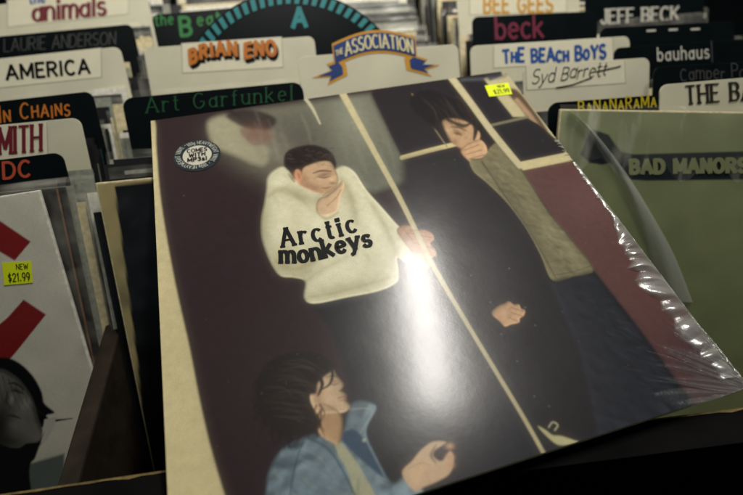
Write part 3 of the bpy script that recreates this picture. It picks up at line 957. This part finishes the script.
for i in range(30):
    x = rng.uniform(250, 400); y = rng.uniform(100, 190)
    cv.stroke([(x, y), (x + 6, y + 14), (x + 10, y + 30)], [1, 3, 1], rgb(166, 164, 144), 2, .10, clip=pane)
# dark panes right of the middle
cv.poly([(371, 93), (448, 79), (500, 150), (462, 143), (402, 158)], rgb(37, 30, 33), 1.5, False)
cv.poly([(455, 78), (484, 79), (486, 84), (498, 99), (513, 118), (492, 124)], rgb(36, 31, 36), 1, False)
cv.poly([(484, 79), (512, 66), (590, 165), (570, 158), (530, 117), (513, 117), (498, 98)], rgb(190, 178, 138), .8, False)
cv.poly([(483, 73), (500, 68), (503, 76), (490, 81)], rgb(52, 48, 52), 1.2, False)
cv.poly([(507, 92), (517, 90), (532, 108), (546, 128), (556, 146), (548, 146), (534, 128), (520, 108)], rgb(88, 68, 52), 1.5)
cv.stroke([(517, 100), (530, 116), (542, 132)], [4, 5, 3], rgb(182, 150, 116), 1.5, .8)
cv.stroke([(462, 80), (500, 78), (506, 74)], 3, rgb(96, 100, 104), 1.5, .5)
cv.poly([(493, 128), (527, 118), (538, 124), (570, 151), (518, 161)], rgb(35, 30, 33), .8, False)
cv.stroke([(489, 126), (528, 117)], 2.6, rgb(124, 116, 92), .6, smooth=False)
cv.poly([(516, 163), (570, 152), (578, 160), (523, 171)], rgb(202, 188, 142), .6, False)
# red brown panel at the right
brick = cv.poly([(522, 171), (582, 159), (780, 420), (693, 404), (640, 330), (598, 276), (566, 236)], rgb(92, 61, 57), .9, False)
cv.blob(600, 200, 40, 30, rgb(112, 80, 76), .5, clip=brick); cv.blob(690, 360, 40, 40, rgb(62, 42, 46), .6, clip=brick)
# cream strip down the left
cv.poly([(140, 112), (154, 120), (156, 150), (161, 205), (174, 280), (189, 348), (198, 395), (208, 440), (220, 483), (232, 520), (262, 620), (140, 620)], rgb(206, 192, 146), 1.4)
# thin pale strips
cv.stroke([(303, 96), (312, 108), (320, 124)], [3.5, 3, 1.5], rgb(200, 194, 160), .7, .9)
cv.stroke([(402, 158), (430, 150.5), (463, 142.5)], 4.5, cream, .6)
cv.stroke([(412, 94), (428, 119), (447, 147)], 1.3, rgb(150, 132, 100), .6, .8)
# dark clothes below the pale top and of the right figure
cv.poly([(402, 160), (440, 152), (474, 160), (492, 184), (512, 206), (541, 256), (553, 281), (592, 345), (615, 420), (560, 452), (520, 400), (431, 262), (402, 203)], rgb(33, 28, 31), 7, False)
cv.poly([(310, 300), (397, 281), (424, 300), (445, 400), (430, 480), (352, 470), (350, 400), (338, 350), (322, 318)], rgb(30, 27, 30), 3)
# -- right figure
hair = cv.poly([(412, 96), (428, 90), (452, 98), (470, 104), (482, 118), (486, 134), (478, 146), (468, 138), (452, 126), (440, 122), (436, 130), (424, 120), (412, 108)], rgb(26, 21, 22), 2.0)
skin = cv.poly([(443, 121), (456, 119), (470, 124), (480, 134), (478, 148), (488, 164), (478, 166), (462, 150), (452, 143), (446, 132)], rgb(190, 154, 116), 1.2)
cv.stroke([(470, 116), (476, 126), (474, 140)], [5, 6, 2], rgb(34, 26, 24), 1.0); cv.stroke([(448, 120), (462, 126), (470, 124)], [3, 4, 2], rgb(40, 30, 27), 1.0, .9)
cv.relief(skin, 8, .9, (-.6, -.6), .06, 4)
cv.blob(458, 133, 5, 2.4, rgb(92, 58, 44), .75, 25, clip=skin); cv.stroke([(450, 127), (458, 127.5), (466, 131)], [.8, 1.8, .8], rgb(52, 34, 28), .7, .8); cv.stroke([(454, 133), (461, 135)], 1.0, rgb(34, 24, 22), .5, .8)
cv.blob(455, 142, 3.4, 2.4, rgb(140, 88, 66), .6, 30, clip=skin); cv.blob(448, 130, 5, 4, rgb(218, 182, 140), .5, 30, clip=skin); cv.stroke([(459, 148), (466, 151)], 1.5, rgb(140, 72, 62), .7, .7)
hnd = cv.poly([(461, 152), (466, 145), (473, 142), (480, 140), (486, 146), (488, 156), (490, 166), (480, 168), (470, 162)], rgb(206, 166, 126), .9); cv.relief(hnd, 5, .9, (-.5, -.7), .05, 3)
for a0, a1 in (((463, 151), (479, 145)), ((465, 155), (482, 150)), ((469, 159), (484, 155))): cv.stroke([a0, a1], [.6, 1.1], rgb(124, 80, 60), .6, .75)
for i in range(26):
    x0 = rng.uniform(420, 462); y0 = rng.uniform(95, 104)
    cv.stroke([(x0, y0), (x0 + rng.uniform(6, 14), y0 + 12), (x0 + rng.uniform(12, 26), y0 + rng.uniform(20, 34))], [.4, 1.3, .3], [rgb(62, 46, 40), rgb(20, 15, 15), rgb(74, 60, 52)][i % 3], .8, .4)
jacket = cv.poly([(470, 160), (482, 158), (492, 146), (500, 143), (514, 158), (530, 182), (549, 212), (572, 240), (594, 270), (574, 277), (553, 281), (541, 256), (527, 230), (508, 204), (488, 184), (474, 172)], rgb(124, 116, 86), 1.0)
for i in range(26):
    t = rng.uniform(0, 1); x = 484 + 84 * t + rng.uniform(-8, 10); y = 158 + 104 * t + rng.uniform(-4, 8)
    a = rng.uniform(-.4, 1.2); L = rng.uniform(5, 14)
    cv.stroke([(x, y), (x + L * .5 * math.cos(a) + 1, y + L * .5 * math.sin(a)), (x + L * math.cos(a), y + L * math.sin(a))], [.6, 1.8, .4], rgb(72, 66, 48) if i % 3 else rgb(150, 142, 110), 1.7, .6, clip=jacket)
cv.stroke([(482, 162), (505, 196), (530, 232), (556, 278)], [1.6, 1.2, 1], rgb(70, 62, 46), .7, .8, clip=jacket)
cv.stroke([(553, 276), (574, 272), (592, 266)], 1.2, rgb(80, 74, 54), .6, .7, clip=jacket)
cv.blob(520, 215, 8, 60, rgb(76, 70, 52), .5, -32, clip=jacket); cv.blob(560, 240, 8, 36, rgb(152, 144, 112), .5, -38, clip=jacket)
cv.relief(jacket, 14, .7, (.7, -.5), .09, 6)
legs = cv.poly([(550, 282), (594, 272), (640, 330), (694, 405), (702, 440), (600, 440), (580, 350)], rgb(37, 38, 45), 4.5, False)
for i in range(40):
    t = rng.uniform(0, 1); x = 566 + 90 * t + rng.uniform(-8, 22); y = 285 + 110 * t + rng.uniform(-8, 8)
    cv.stroke([(x, y), (x + rng.uniform(4, 9), y + rng.uniform(1, 4)), (x + rng.uniform(10, 20), y + rng.uniform(0, 12))], [.5, 1.6, .4], rgb(58, 59, 66) if i % 2 else rgb(26, 28, 34), 1.1, .5, clip=legs)
cv.relief(legs, 14, .7, (.6, -.5), .2, 9)
hand = cv.poly([(492, 314), (498, 307), (505, 304), (509, 302), (514, 305), (519, 305), (521, 309), (525, 311), (524, 316), (520, 319), (519, 323), (511, 325), (505, 327), (500, 322)], rgb(198, 158, 120), .8); cv.relief(hand, 6, .9, (-.4, -.8), .06, 3)
for a0, a1 in (((511, 308), (524, 312)), ((511, 313), (523, 317)), ((509, 318), (518, 322))): cv.stroke([a0, a1], .9, rgb(128, 84, 66), .6, .7)
# long pale strip in front
cv.stroke([(341, 91), (352, 111), (376, 155), (402, 203), (431, 262), (470, 329), (520, 412), (545, 456)], [6.5, 6.2, 5.2, 4.8, 4.4, 4.2, 4.0, 4.0], rgb(188, 176, 136), .6)
cv.stroke([(451, 77), (470, 102), (492, 132), (520, 166)], [7, 6.5, 6.5, 6], rgb(198, 186, 146), .6)
# -- hooded figure
hood = cv.poly([(268, 176), (280, 167), (292, 170), (310, 176), (330, 172), (342, 166), (354, 172), (366, 190), (382, 208), (398, 226), (410, 236), (420, 250), (425, 262), (418, 269), (404, 262), (397, 258), (398, 270), (397, 282), (380, 291), (346, 298), (314, 304), (304, 298), (305, 282), (294, 278), (280, 276), (270, 262), (262, 240), (261, 220), (264, 204), (266, 190)], rgb(218, 212, 178), 1.0)
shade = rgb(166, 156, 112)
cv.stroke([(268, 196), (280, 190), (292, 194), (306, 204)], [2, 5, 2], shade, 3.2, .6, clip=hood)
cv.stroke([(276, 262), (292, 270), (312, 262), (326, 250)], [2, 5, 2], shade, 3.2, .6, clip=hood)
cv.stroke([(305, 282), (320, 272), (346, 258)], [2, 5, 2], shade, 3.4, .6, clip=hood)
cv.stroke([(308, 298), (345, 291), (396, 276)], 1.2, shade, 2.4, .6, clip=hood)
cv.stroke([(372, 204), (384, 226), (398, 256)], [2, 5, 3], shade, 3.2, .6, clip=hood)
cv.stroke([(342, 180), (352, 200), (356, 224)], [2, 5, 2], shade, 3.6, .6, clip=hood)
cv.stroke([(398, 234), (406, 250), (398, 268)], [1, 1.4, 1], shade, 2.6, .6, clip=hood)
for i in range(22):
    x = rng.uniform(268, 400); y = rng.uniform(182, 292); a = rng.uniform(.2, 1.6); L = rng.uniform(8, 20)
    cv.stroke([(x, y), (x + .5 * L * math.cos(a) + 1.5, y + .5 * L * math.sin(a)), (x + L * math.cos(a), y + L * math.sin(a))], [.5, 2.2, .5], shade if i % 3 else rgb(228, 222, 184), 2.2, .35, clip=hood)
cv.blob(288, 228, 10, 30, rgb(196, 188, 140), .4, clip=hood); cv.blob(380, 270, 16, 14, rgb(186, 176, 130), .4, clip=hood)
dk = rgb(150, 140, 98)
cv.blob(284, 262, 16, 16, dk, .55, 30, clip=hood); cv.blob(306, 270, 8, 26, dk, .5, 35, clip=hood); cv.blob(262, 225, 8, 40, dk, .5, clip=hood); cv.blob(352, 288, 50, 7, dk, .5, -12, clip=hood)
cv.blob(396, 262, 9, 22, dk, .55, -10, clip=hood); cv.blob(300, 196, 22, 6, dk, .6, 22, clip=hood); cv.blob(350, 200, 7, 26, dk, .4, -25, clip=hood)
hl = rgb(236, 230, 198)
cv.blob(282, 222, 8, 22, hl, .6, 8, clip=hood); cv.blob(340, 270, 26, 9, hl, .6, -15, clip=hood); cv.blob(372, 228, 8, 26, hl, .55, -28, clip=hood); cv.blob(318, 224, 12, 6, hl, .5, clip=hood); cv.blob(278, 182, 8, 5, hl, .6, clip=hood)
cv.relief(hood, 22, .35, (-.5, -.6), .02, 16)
skin = cv.poly([(294, 172), (304, 162), (328, 160), (336, 172), (338, 182), (334, 192), (322, 195), (308, 190), (298, 184)], rgb(200, 166, 130), 1.1)
cv.poly([(284, 166), (285, 154), (294, 148), (310, 145), (324, 148), (332, 154), (336, 163), (335, 169), (330, 162), (320, 162), (310, 165), (303, 169), (300, 179), (294, 179), (289, 172)], rgb(36, 27, 24), 1.3)
cv.blob(324, 175, 7, 2.2, rgb(104, 68, 50), .7, -12, clip=skin); cv.blob(302, 180, 7, 8, rgb(150, 108, 78), .6, clip=skin); cv.blob(331, 180, 3, 3, rgb(224, 186, 146), .6); cv.blob(312, 188, 13, 4.5, rgb(138, 98, 72), .7, 18, clip=skin); cv.stroke([(313, 173.5), (321, 171), (331, 171.5)], [.8, 2.0, 1.0], rgb(52, 34, 27), .8, .85)
cv.stroke([(318, 177), (324, 178), (330, 176.5)], [.5, 1.3, .6], rgb(40, 26, 22), .6, .8); cv.blob(335, 178, 2, 3, rgb(228, 188, 146), .7); cv.blob(332, 183.5, 3, 1.3, rgb(120, 76, 56), .7, clip=skin); cv.stroke([(321, 188), (326, 188.4), (331, 187)], [.6, 1.8, .8], rgb(142, 74, 64), .7, .8)
cv.poly([(295, 171), (299, 170), (302, 176), (300, 183), (296, 180)], rgb(196, 142, 106), .8); cv.stroke([(297.5, 174), (299.5, 178)], 1.2, rgb(120, 74, 56), .7, .8); cv.blob(296, 176, 4, 4, rgb(196, 140, 106), .6)
for i in range(70):
    x0 = rng.uniform(286, 330); y0 = rng.uniform(148, 166)
    cv.stroke([(x0, y0), (x0 + rng.uniform(1, 4), y0 + rng.uniform(-2, 2)), (x0 + rng.uniform(3, 7), y0 + rng.uniform(-1, 4))], [.4, 1.1, .3], [rgb(58, 46, 42), rgb(18, 13, 12), rgb(92, 74, 64)][i % 3], .6, .45)
cv.stroke([(288, 174), (292, 179), (294, 182)], [1, 2, 1], rgb(46, 32, 27), 1.2, .7)
cv.relief(skin, 7, .8, (.6, -.7), .05, 4)
cv.blob(330, 196, 14, 8, rgb(150, 138, 96), .6, -30, clip=hood)
palm = cv.poly([(318, 200), (326, 196), (336, 188), (342, 181), (344, 186), (340, 198), (336, 212), (322, 216), (316, 210)], rgb(206, 174, 138), 1.0)
cv.stroke([(326, 198), (336, 190), (342, 184)], .9, rgb(150, 104, 76), .7, .6); cv.stroke([(327, 206), (336, 198), (341, 190)], .9, rgb(140, 92, 66), .6, .7); cv.stroke([(323, 196), (331, 190), (336, 186)], .8, rgb(140, 92, 66), .6, .6); cv.stroke([(316, 212), (326, 219), (338, 213)], [1, 3, 1], rgb(176, 166, 122), 1.2, .8)
cv.relief(palm, 5, .8, (-.5, -.7), .05, 4)
fore = cv.poly([(397, 232), (402, 226), (410, 226), (416, 230), (424, 230), (432, 234), (434, 240), (430, 244), (435, 250), (436, 256), (430, 259), (432, 265), (426, 269), (418, 262), (408, 248)], rgb(178, 134, 100), .9)
for a0, a1 in (((412, 234), (431, 238)), ((414, 243), (433, 249)), ((416, 252), (431, 259)), ((404, 230), (412, 240))): cv.stroke([a0, a1], [.7, 1.3], rgb(104, 66, 50), .7, .75)
cv.stroke([(341, 91), (352, 111), (376, 155), (402, 203), (431, 262), (450, 295)], [6.5, 6.0, 5.2, 4.8, 4.4, 4.3], rgb(196, 184, 142), .6)
cv.relief(fore, 8, .8, (-.5, -.7), .08, 4)
# -- seated figure at the lower left
denim = cv.poly([(264, 500), (268, 474), (280, 452), (300, 440), (322, 434), (340, 440), (352, 404), (376, 407), (366, 432), (376, 458), (392, 484), (408, 474), (420, 488), (440, 520), (430, 620), (240, 620), (250, 540)], rgb(112, 128, 136), 1.2)
cv.relief(denim, 16, 1.0, (-.3, -.8), .24, 9)
cv.poly([(332, 436), (345, 448), (362, 472), (384, 520), (404, 620), (366, 620), (352, 490), (338, 456)], rgb(168, 166, 134), 1.0)
for i in range(60):
    x = rng.uniform(266, 400); y = rng.uniform(440, 540); a = rng.uniform(.3, 1.9); L = rng.uniform(6, 22)
    cv.stroke([(x, y), (x + .5 * L * math.cos(a) - 1.5, y + .5 * L * math.sin(a)), (x + L * math.cos(a), y + L * math.sin(a))], [.6, 2.6, .5], [rgb(58, 82, 100), rgb(136, 154, 156), rgb(150, 158, 146)][i % 3], 2.0, .4, clip=denim)
cv.stroke([(304, 440), (296, 462), (290, 495), (288, 530)], [1, 1.4, 1], rgb(44, 62, 78), .8, .8, clip=denim)
cv.stroke([(306, 438), (330, 452), (352, 490), (372, 540)], [2.2, 2.4, 2], rgb(52, 72, 90), .9, .8, clip=denim)
cv.stroke([(300, 449), (320, 459), (338, 486)], .8, rgb(150, 158, 150), .5, .7, clip=denim)
cv.stroke([(350, 410), (372, 411), (360, 434)], 1.0, rgb(160, 166, 156), .5, .8, clip=denim)
cv.poly([(340, 438), (352, 430), (364, 440), (374, 458), (384, 478), (372, 470), (356, 456)], rgb(48, 70, 92), 1.2)
cv.blob(364, 441, 1.6, 1.6, rgb(210, 206, 180), .9)
neck = cv.poly([(316, 404), (340, 414), (341, 440), (334, 444), (318, 432)], rgb(186, 150, 108), 1.2)
skin = cv.poly([(312, 378), (330, 368), (336, 376), (343, 385), (341, 391), (346, 396), (345, 401), (350, 407), (344, 413), (330, 414), (318, 414), (310, 400)], rgb(206, 178, 142), 1.0)
cv.blob(326, 409, 14, 4, rgb(168, 130, 94), .6, clip=skin); cv.blob(324, 424, 7, 14, rgb(150, 114, 82), .5, clip=neck); cv.stroke([(338, 399), (345.5, 396.5)], 1.6, rgb(170, 92, 80), .6, .8); cv.stroke([(338.5, 401.5), (346, 400)], 1.5, rgb(190, 118, 100), .6, .7); cv.stroke([(329, 384), (334, 385.4), (338, 384)], [.5, 1.3, .6], rgb(48, 32, 27), .6, .8); cv.stroke([(326, 378), (332, 376.4), (337, 378)], [.6, 1.8, .8], rgb(62, 42, 34), .7, .7)
cv.blob(340.5, 391.5, 1.8, 1.1, rgb(112, 70, 54), .8); cv.blob(334, 382, 5, 2.6, rgb(150, 106, 80), .5, clip=skin); cv.blob(328, 394, 5, 5, rgb(222, 176, 140), .45, clip=skin); cv.blob(318, 398, 5, 10, rgb(144, 104, 76), .6, clip=skin)
cv.relief(skin, 9, .9, (.8, -.5), .04, 5); cv.relief(neck, 9, .9, (.8, .1), .04, 5)
hair = cv.poly([(258, 408), (256, 388), (262, 370), (276, 358), (298, 352), (318, 354), (332, 362), (334, 370), (326, 376), (318, 384), (316, 394), (310, 396), (308, 404), (314, 412), (320, 424), (314, 432), (300, 436), (284, 434), (272, 430), (262, 424)], rgb(34, 25, 22), 1.8)
for i in range(46):
    y0 = rng.uniform(356, 420); x0 = rng.uniform(262, 292)
    cv.stroke([(x0, y0), (x0 + 18, y0 + rng.uniform(-3, 3)), (x0 + rng.uniform(28, 40), y0 + rng.uniform(4, 14))], [.4, 1.5, .4], [rgb(70, 56, 48), rgb(20, 15, 14), rgb(84, 74, 66)][i % 3], 1.1, .35, clip=hair)
for i in range(44):
    a = rng.uniform(1.2, 4.4); x0 = 288 + 30 * math.cos(a); y0 = 396 + 38 * math.sin(a)
    if y0 < 372: y0 += 6
    cv.stroke([(x0, y0), (x0 + rng.uniform(-7, 2), y0 + rng.uniform(2, 8)), (x0 + rng.uniform(-9, 5), y0 + rng.uniform(8, 18))], [2.6, 1.5, .4], rgb(32, 24, 22), .8, .8)
for i in range(16):
    x0 = rng.uniform(300, 322); y0 = rng.uniform(404, 424)
    cv.stroke([(x0, y0), (x0 + rng.uniform(-2, 5), y0 + 8), (x0 + rng.uniform(-2, 9), y0 + rng.uniform(12, 22))], [2.4, 1.6, .4], rgb(32, 24, 22), .8, .8)
cv.stroke([(324, 362), (332, 372), (330, 384), (322, 390)], [2, 3, 1.2], rgb(36, 27, 23), .8); cv.stroke([(316, 372), (322, 384), (318, 396)], [3, 4, 2], rgb(36, 27, 23), .8)
cv.poly([(402, 474), (412, 462), (420, 452), (430, 444), (438, 442), (446, 443), (441, 447), (434, 452), (434, 458), (442, 462), (450, 452), (454, 460), (450, 474), (438, 482), (424, 488), (414, 492)], rgb(206, 174, 138), 1.0)
cv.stroke([(408, 470), (420, 464), (430, 466)], .9, rgb(140, 92, 66), .7, .6); cv.blob(418, 474, 8, 8, rgb(228, 190, 146), .5)
for y in (447, 458, 466): cv.blob(450, y, 4.2, 3.2, rgb(206, 160, 120), .95)
cv.stroke([(436, 446), (431, 456), (436, 464)], [1, 2.4, 1], rgb(46, 30, 26), 1.2, .8)
# paint chip mark near the lower edge
cv.poly([(538, 427), (546, 431), (553, 436), (562, 437), (574, 441), (578, 443), (560, 446), (548, 438)], rgb(186, 178, 134), .8)
cv.stroke([tuple(p) for p in [(549, 428), (553, 423), (558, 426), (555, 431)]], 1.4, rgb(186, 178, 140), .6)
# film specks and handling marks; each dent painted as a shade spot beside a glint
for x, y in ((470, 275), (489, 302), (524, 307), (500, 334), (487, 367), (516, 361), (533, 396), (548, 406), (508, 268), (463, 293), (534, 325)):
    cv.blob(x, y, 1.3, .8, rgb(16, 16, 18), .9, 30); cv.blob(x + 1.3, y + .8, .9, .6, rgb(150, 150, 145), .6, 30)
for i in range(60):
    x = rng.uniform(160, 700); y = rng.uniform(80, 470)
    cv.blob(x, y, rng.uniform(.35, .8), rng.uniform(.3, .6), rgb(150, 142, 128), rng.uniform(.1, .5))
cv.C = np.stack([blur1(cv.C[..., i], .8) for i in range(3)], -1)
cv.C = cv.C * .88 + .12 * np.stack([blur1(cv.C[..., i], 7) for i in range(3)], -1)
cv.grain(.04); cv.grain(.025, 3); cv.grain(.015, 30)
M_hero = print_mat('shrink wrapped print', .42, coat=1.0, coat_rough=.175, spec=.12, bump=.05, bscale=30)
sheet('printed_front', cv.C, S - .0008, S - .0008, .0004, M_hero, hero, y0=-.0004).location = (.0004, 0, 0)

# lettering across the pale hooded top
k = Ink(.0007)
base1 = spline([(281, 247.5), (310, 242.5), (334, 238), (358, 231)], 10, False)
base2 = spline([(279, 263), (305, 262), (330, 256.5), (354, 249.5), (373, 246)], 10, False)


def along(B, hpx):
    seg = np.r_[0, np.cumsum(np.linalg.norm(np.diff(B, axis=0), axis=1))]; seg /= seg[-1]
    def mp(s, t):
        x = np.interp(s, seg, B[:, 0]); y = np.interp(s, seg, B[:, 1])
        a = np.array([np.interp(s + .03, seg, B[:, 0]) - np.interp(s - .03, seg, B[:, 0]), np.interp(s + .03, seg, B[:, 1]) - np.interp(s - .03, seg, B[:, 1])]); a /= np.linalg.norm(a)
        up = np.array([a[1], -a[0]])
        return local(M, (x + up[0] * hpx * t, y + up[1] * hpx * t))
    return mp


k.text('Arctic', along(base1, 17.5), weight=.235, space=.24, slab=.13, contrast=.45)
k.text('monkeys', along(base2, 16.5), weight=.25, space=.06, slab=.11, contrast=.4)
k.build('lettering', K_black, hero)

# round sticker
c0 = np.array(local(M, (197.5, 156)));
rx = abs(local(M, (221, 154))[0] - local(M, (174, 158))[0]) / 2
M_ring = mat('navy sticker paper', (24, 38, 44), .4, .5, noise=.1); M_core = mat('pale sticker paper', (196, 192, 172), .5, .4, noise=.04)
P_ = lambda rr, a: (c0[0] + rr * math.cos(a), c0[1] + rr * math.sin(a))
ring = link('round_sticker', [(*P_(rx, t), .0008) for t in np.linspace(0, 2 * math.pi, 64, endpoint=False)] + [(*P_(rx, t), .0004) for t in np.linspace(0, 2 * math.pi, 64, endpoint=False)],
            [tuple(range(64))] + [((i + 1) % 64, i, 64 + i, 64 + (i + 1) % 64) for i in range(64)], M_ring, parent=hero)
g = Ink(.0009); g.poly([P_(rx * .62, t) for t in np.linspace(0, 2 * math.pi, 48, endpoint=False)]); g.build('sticker_centre', M_core, ring)
g = Ink(.00105)
sx_ = np.array(local(M, (220, 155))) - np.array(local(M, (175, 157.5))); rot = math.atan2(sx_[1], sx_[0]) * .4
for i, wtxt in enumerate(('COMES', 'WITH', 'MP3s!')):
    yy = (.30 - .30 * i) * rx - .09 * rx; hw = (.44, .36, .42)[i] * rx
    def mp(s, t, yy=yy, hw=hw):
        x = (s - .5) * 2 * hw; y = yy + t * .22 * rx
        return (c0[0] + x * math.cos(rot) - y * math.sin(rot), c0[1] + x * math.sin(rot) + y * math.cos(rot))
    g.text(wtxt, mp, weight=.24, space=.1)
g.build('lettering', K_black, ring)
g = Ink(.00105)
def ringmap(a0, a1, flip=False):
    def mp(s, t):
        a = math.radians(a0 + (a1 - a0) * s); rr = rx * (.71 + .2 * t)
        return P_(rr, a)
    return mp
g.text('180g HEAVYWEIGHT VINYL * 180g HEAVYWEIGHT VINYL * ', ringmap(118, -242), weight=.17, space=.14, unit=rx * .2)
g.build('ring_lettering', K_white, ring)
price_sticker(hero, M, [(484.5, 86.5), (508, 83.5), (512, 95), (489, 97.5)], .0009, [('NEW', .48, .8, .66, .88), ('$21.99', .25, .92, .16, .5)])

# creased shrink film gathered along the right edge and the lower right corner
def film_patch(name, uvs, zf, material, fade):
    """uvs: (rows, cols, 2) card coordinates"""
    r_, c_ = uvs.shape[:2]
    v = [(uvs[i, j, 0], uvs[i, j, 1], zf(i, j)) for i in range(r_) for j in range(c_)]
    f = [(i * c_ + j, (i + 1) * c_ + j, (i + 1) * c_ + j + 1, i * c_ + j + 1) for i in range(r_ - 1) for j in range(c_ - 1)]
    a = Vector(v[f[0][1]]) - Vector(v[f[0][0]]); b = Vector(v[f[0][2]]) - Vector(v[f[0][0]])
    if a.cross(b).z < 0: f = [q[::-1] for q in f]
    o = link(name, v, f, material, parent=hero, smooth=True)
    at = o.data.color_attributes.new('cling', 'FLOAT_COLOR', 'POINT')      # film lies flat and vanishes towards its inner border
    at.data.foreach_set('color', np.array([[k_] * 3 + [1.] for k_ in [fade(i, j) for i in range(r_) for j in range(c_)]], np.float32).ravel())
    return o


M_crease = clear_film('gathered shrink film', .62, .30, .50)  # strong diffuse white paints a broad lamp glint into this film
M_crease2 = clear_film('creased shrink film', .50, .25, .12)
pr = random.Random(21)
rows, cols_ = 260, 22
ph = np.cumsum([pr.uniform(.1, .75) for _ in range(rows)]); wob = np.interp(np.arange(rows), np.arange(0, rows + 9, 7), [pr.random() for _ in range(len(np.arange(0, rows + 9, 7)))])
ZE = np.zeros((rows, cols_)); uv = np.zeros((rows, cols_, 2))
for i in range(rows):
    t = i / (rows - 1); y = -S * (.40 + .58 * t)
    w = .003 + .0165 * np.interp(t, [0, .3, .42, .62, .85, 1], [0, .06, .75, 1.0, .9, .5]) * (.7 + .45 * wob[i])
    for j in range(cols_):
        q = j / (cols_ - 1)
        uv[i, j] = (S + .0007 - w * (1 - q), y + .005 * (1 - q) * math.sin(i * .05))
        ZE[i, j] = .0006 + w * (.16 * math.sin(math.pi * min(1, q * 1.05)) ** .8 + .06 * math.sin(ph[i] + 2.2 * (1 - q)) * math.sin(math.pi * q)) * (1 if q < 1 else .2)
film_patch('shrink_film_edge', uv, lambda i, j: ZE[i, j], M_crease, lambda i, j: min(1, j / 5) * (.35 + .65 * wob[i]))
rows, cols_ = 220, 40
ph = np.cumsum([pr.uniform(.15, 1.1) for _ in range(rows)]); ln = np.interp(np.arange(rows), np.arange(0, rows + 9, 5), [pr.random() for _ in range(len(np.arange(0, rows + 9, 5)))])
ZC = np.zeros((rows, cols_)); uv = np.zeros((rows, cols_, 2)); corner = np.array([S + .010, -S - .008])
for i in range(rows):
    a = math.radians(99 + 80 * i / (rows - 1))
    for j in range(cols_):
        q = j / (cols_ - 1); rr = .012 + .060 * q
        p = corner + rr * np.array([math.cos(a + .05 * math.sin(3 * q + ph[i] * .2)), math.sin(a + .05 * math.sin(3 * q + ph[i] * .2))])
        uv[i, j] = (min(p[0], S + .0006 + .00001 * i), max(p[1], -S - .0006 - .00001 * j))
        ZC[i, j] = .0006 + .0014 * (0.5 + .5 * math.sin(ph[i] + 1.5 * q)) * max(0, 1 - (q / (.35 + .65 * ln[i])) ** 2) ** .7 + .00002 * j
film_patch('shrink_film_corner', uv, lambda i, j: ZC[i, j], M_crease2, lambda i, j: max(0, 1 - (j / 39 / (.5 + .5 * ln[i])) ** 1.5))
# little whitened nicks along the right edge
g = Ink(.0009)
for i in range(60):
    t = random.uniform(.28, .66); L = random.uniform(.001, .0042); y = -S * t
    if random.random() < .5: y = -S * random.choice((.34, .36, .40, .46, .49, .58)) + random.uniform(-.004, .004)
    g.ribbon([(S - .0004, y), (S - .0004 - L, y + random.uniform(-.0006, .0015))], random.uniform(.0002, .00045), 0)
g.build('film_nicks', K_white, hero)
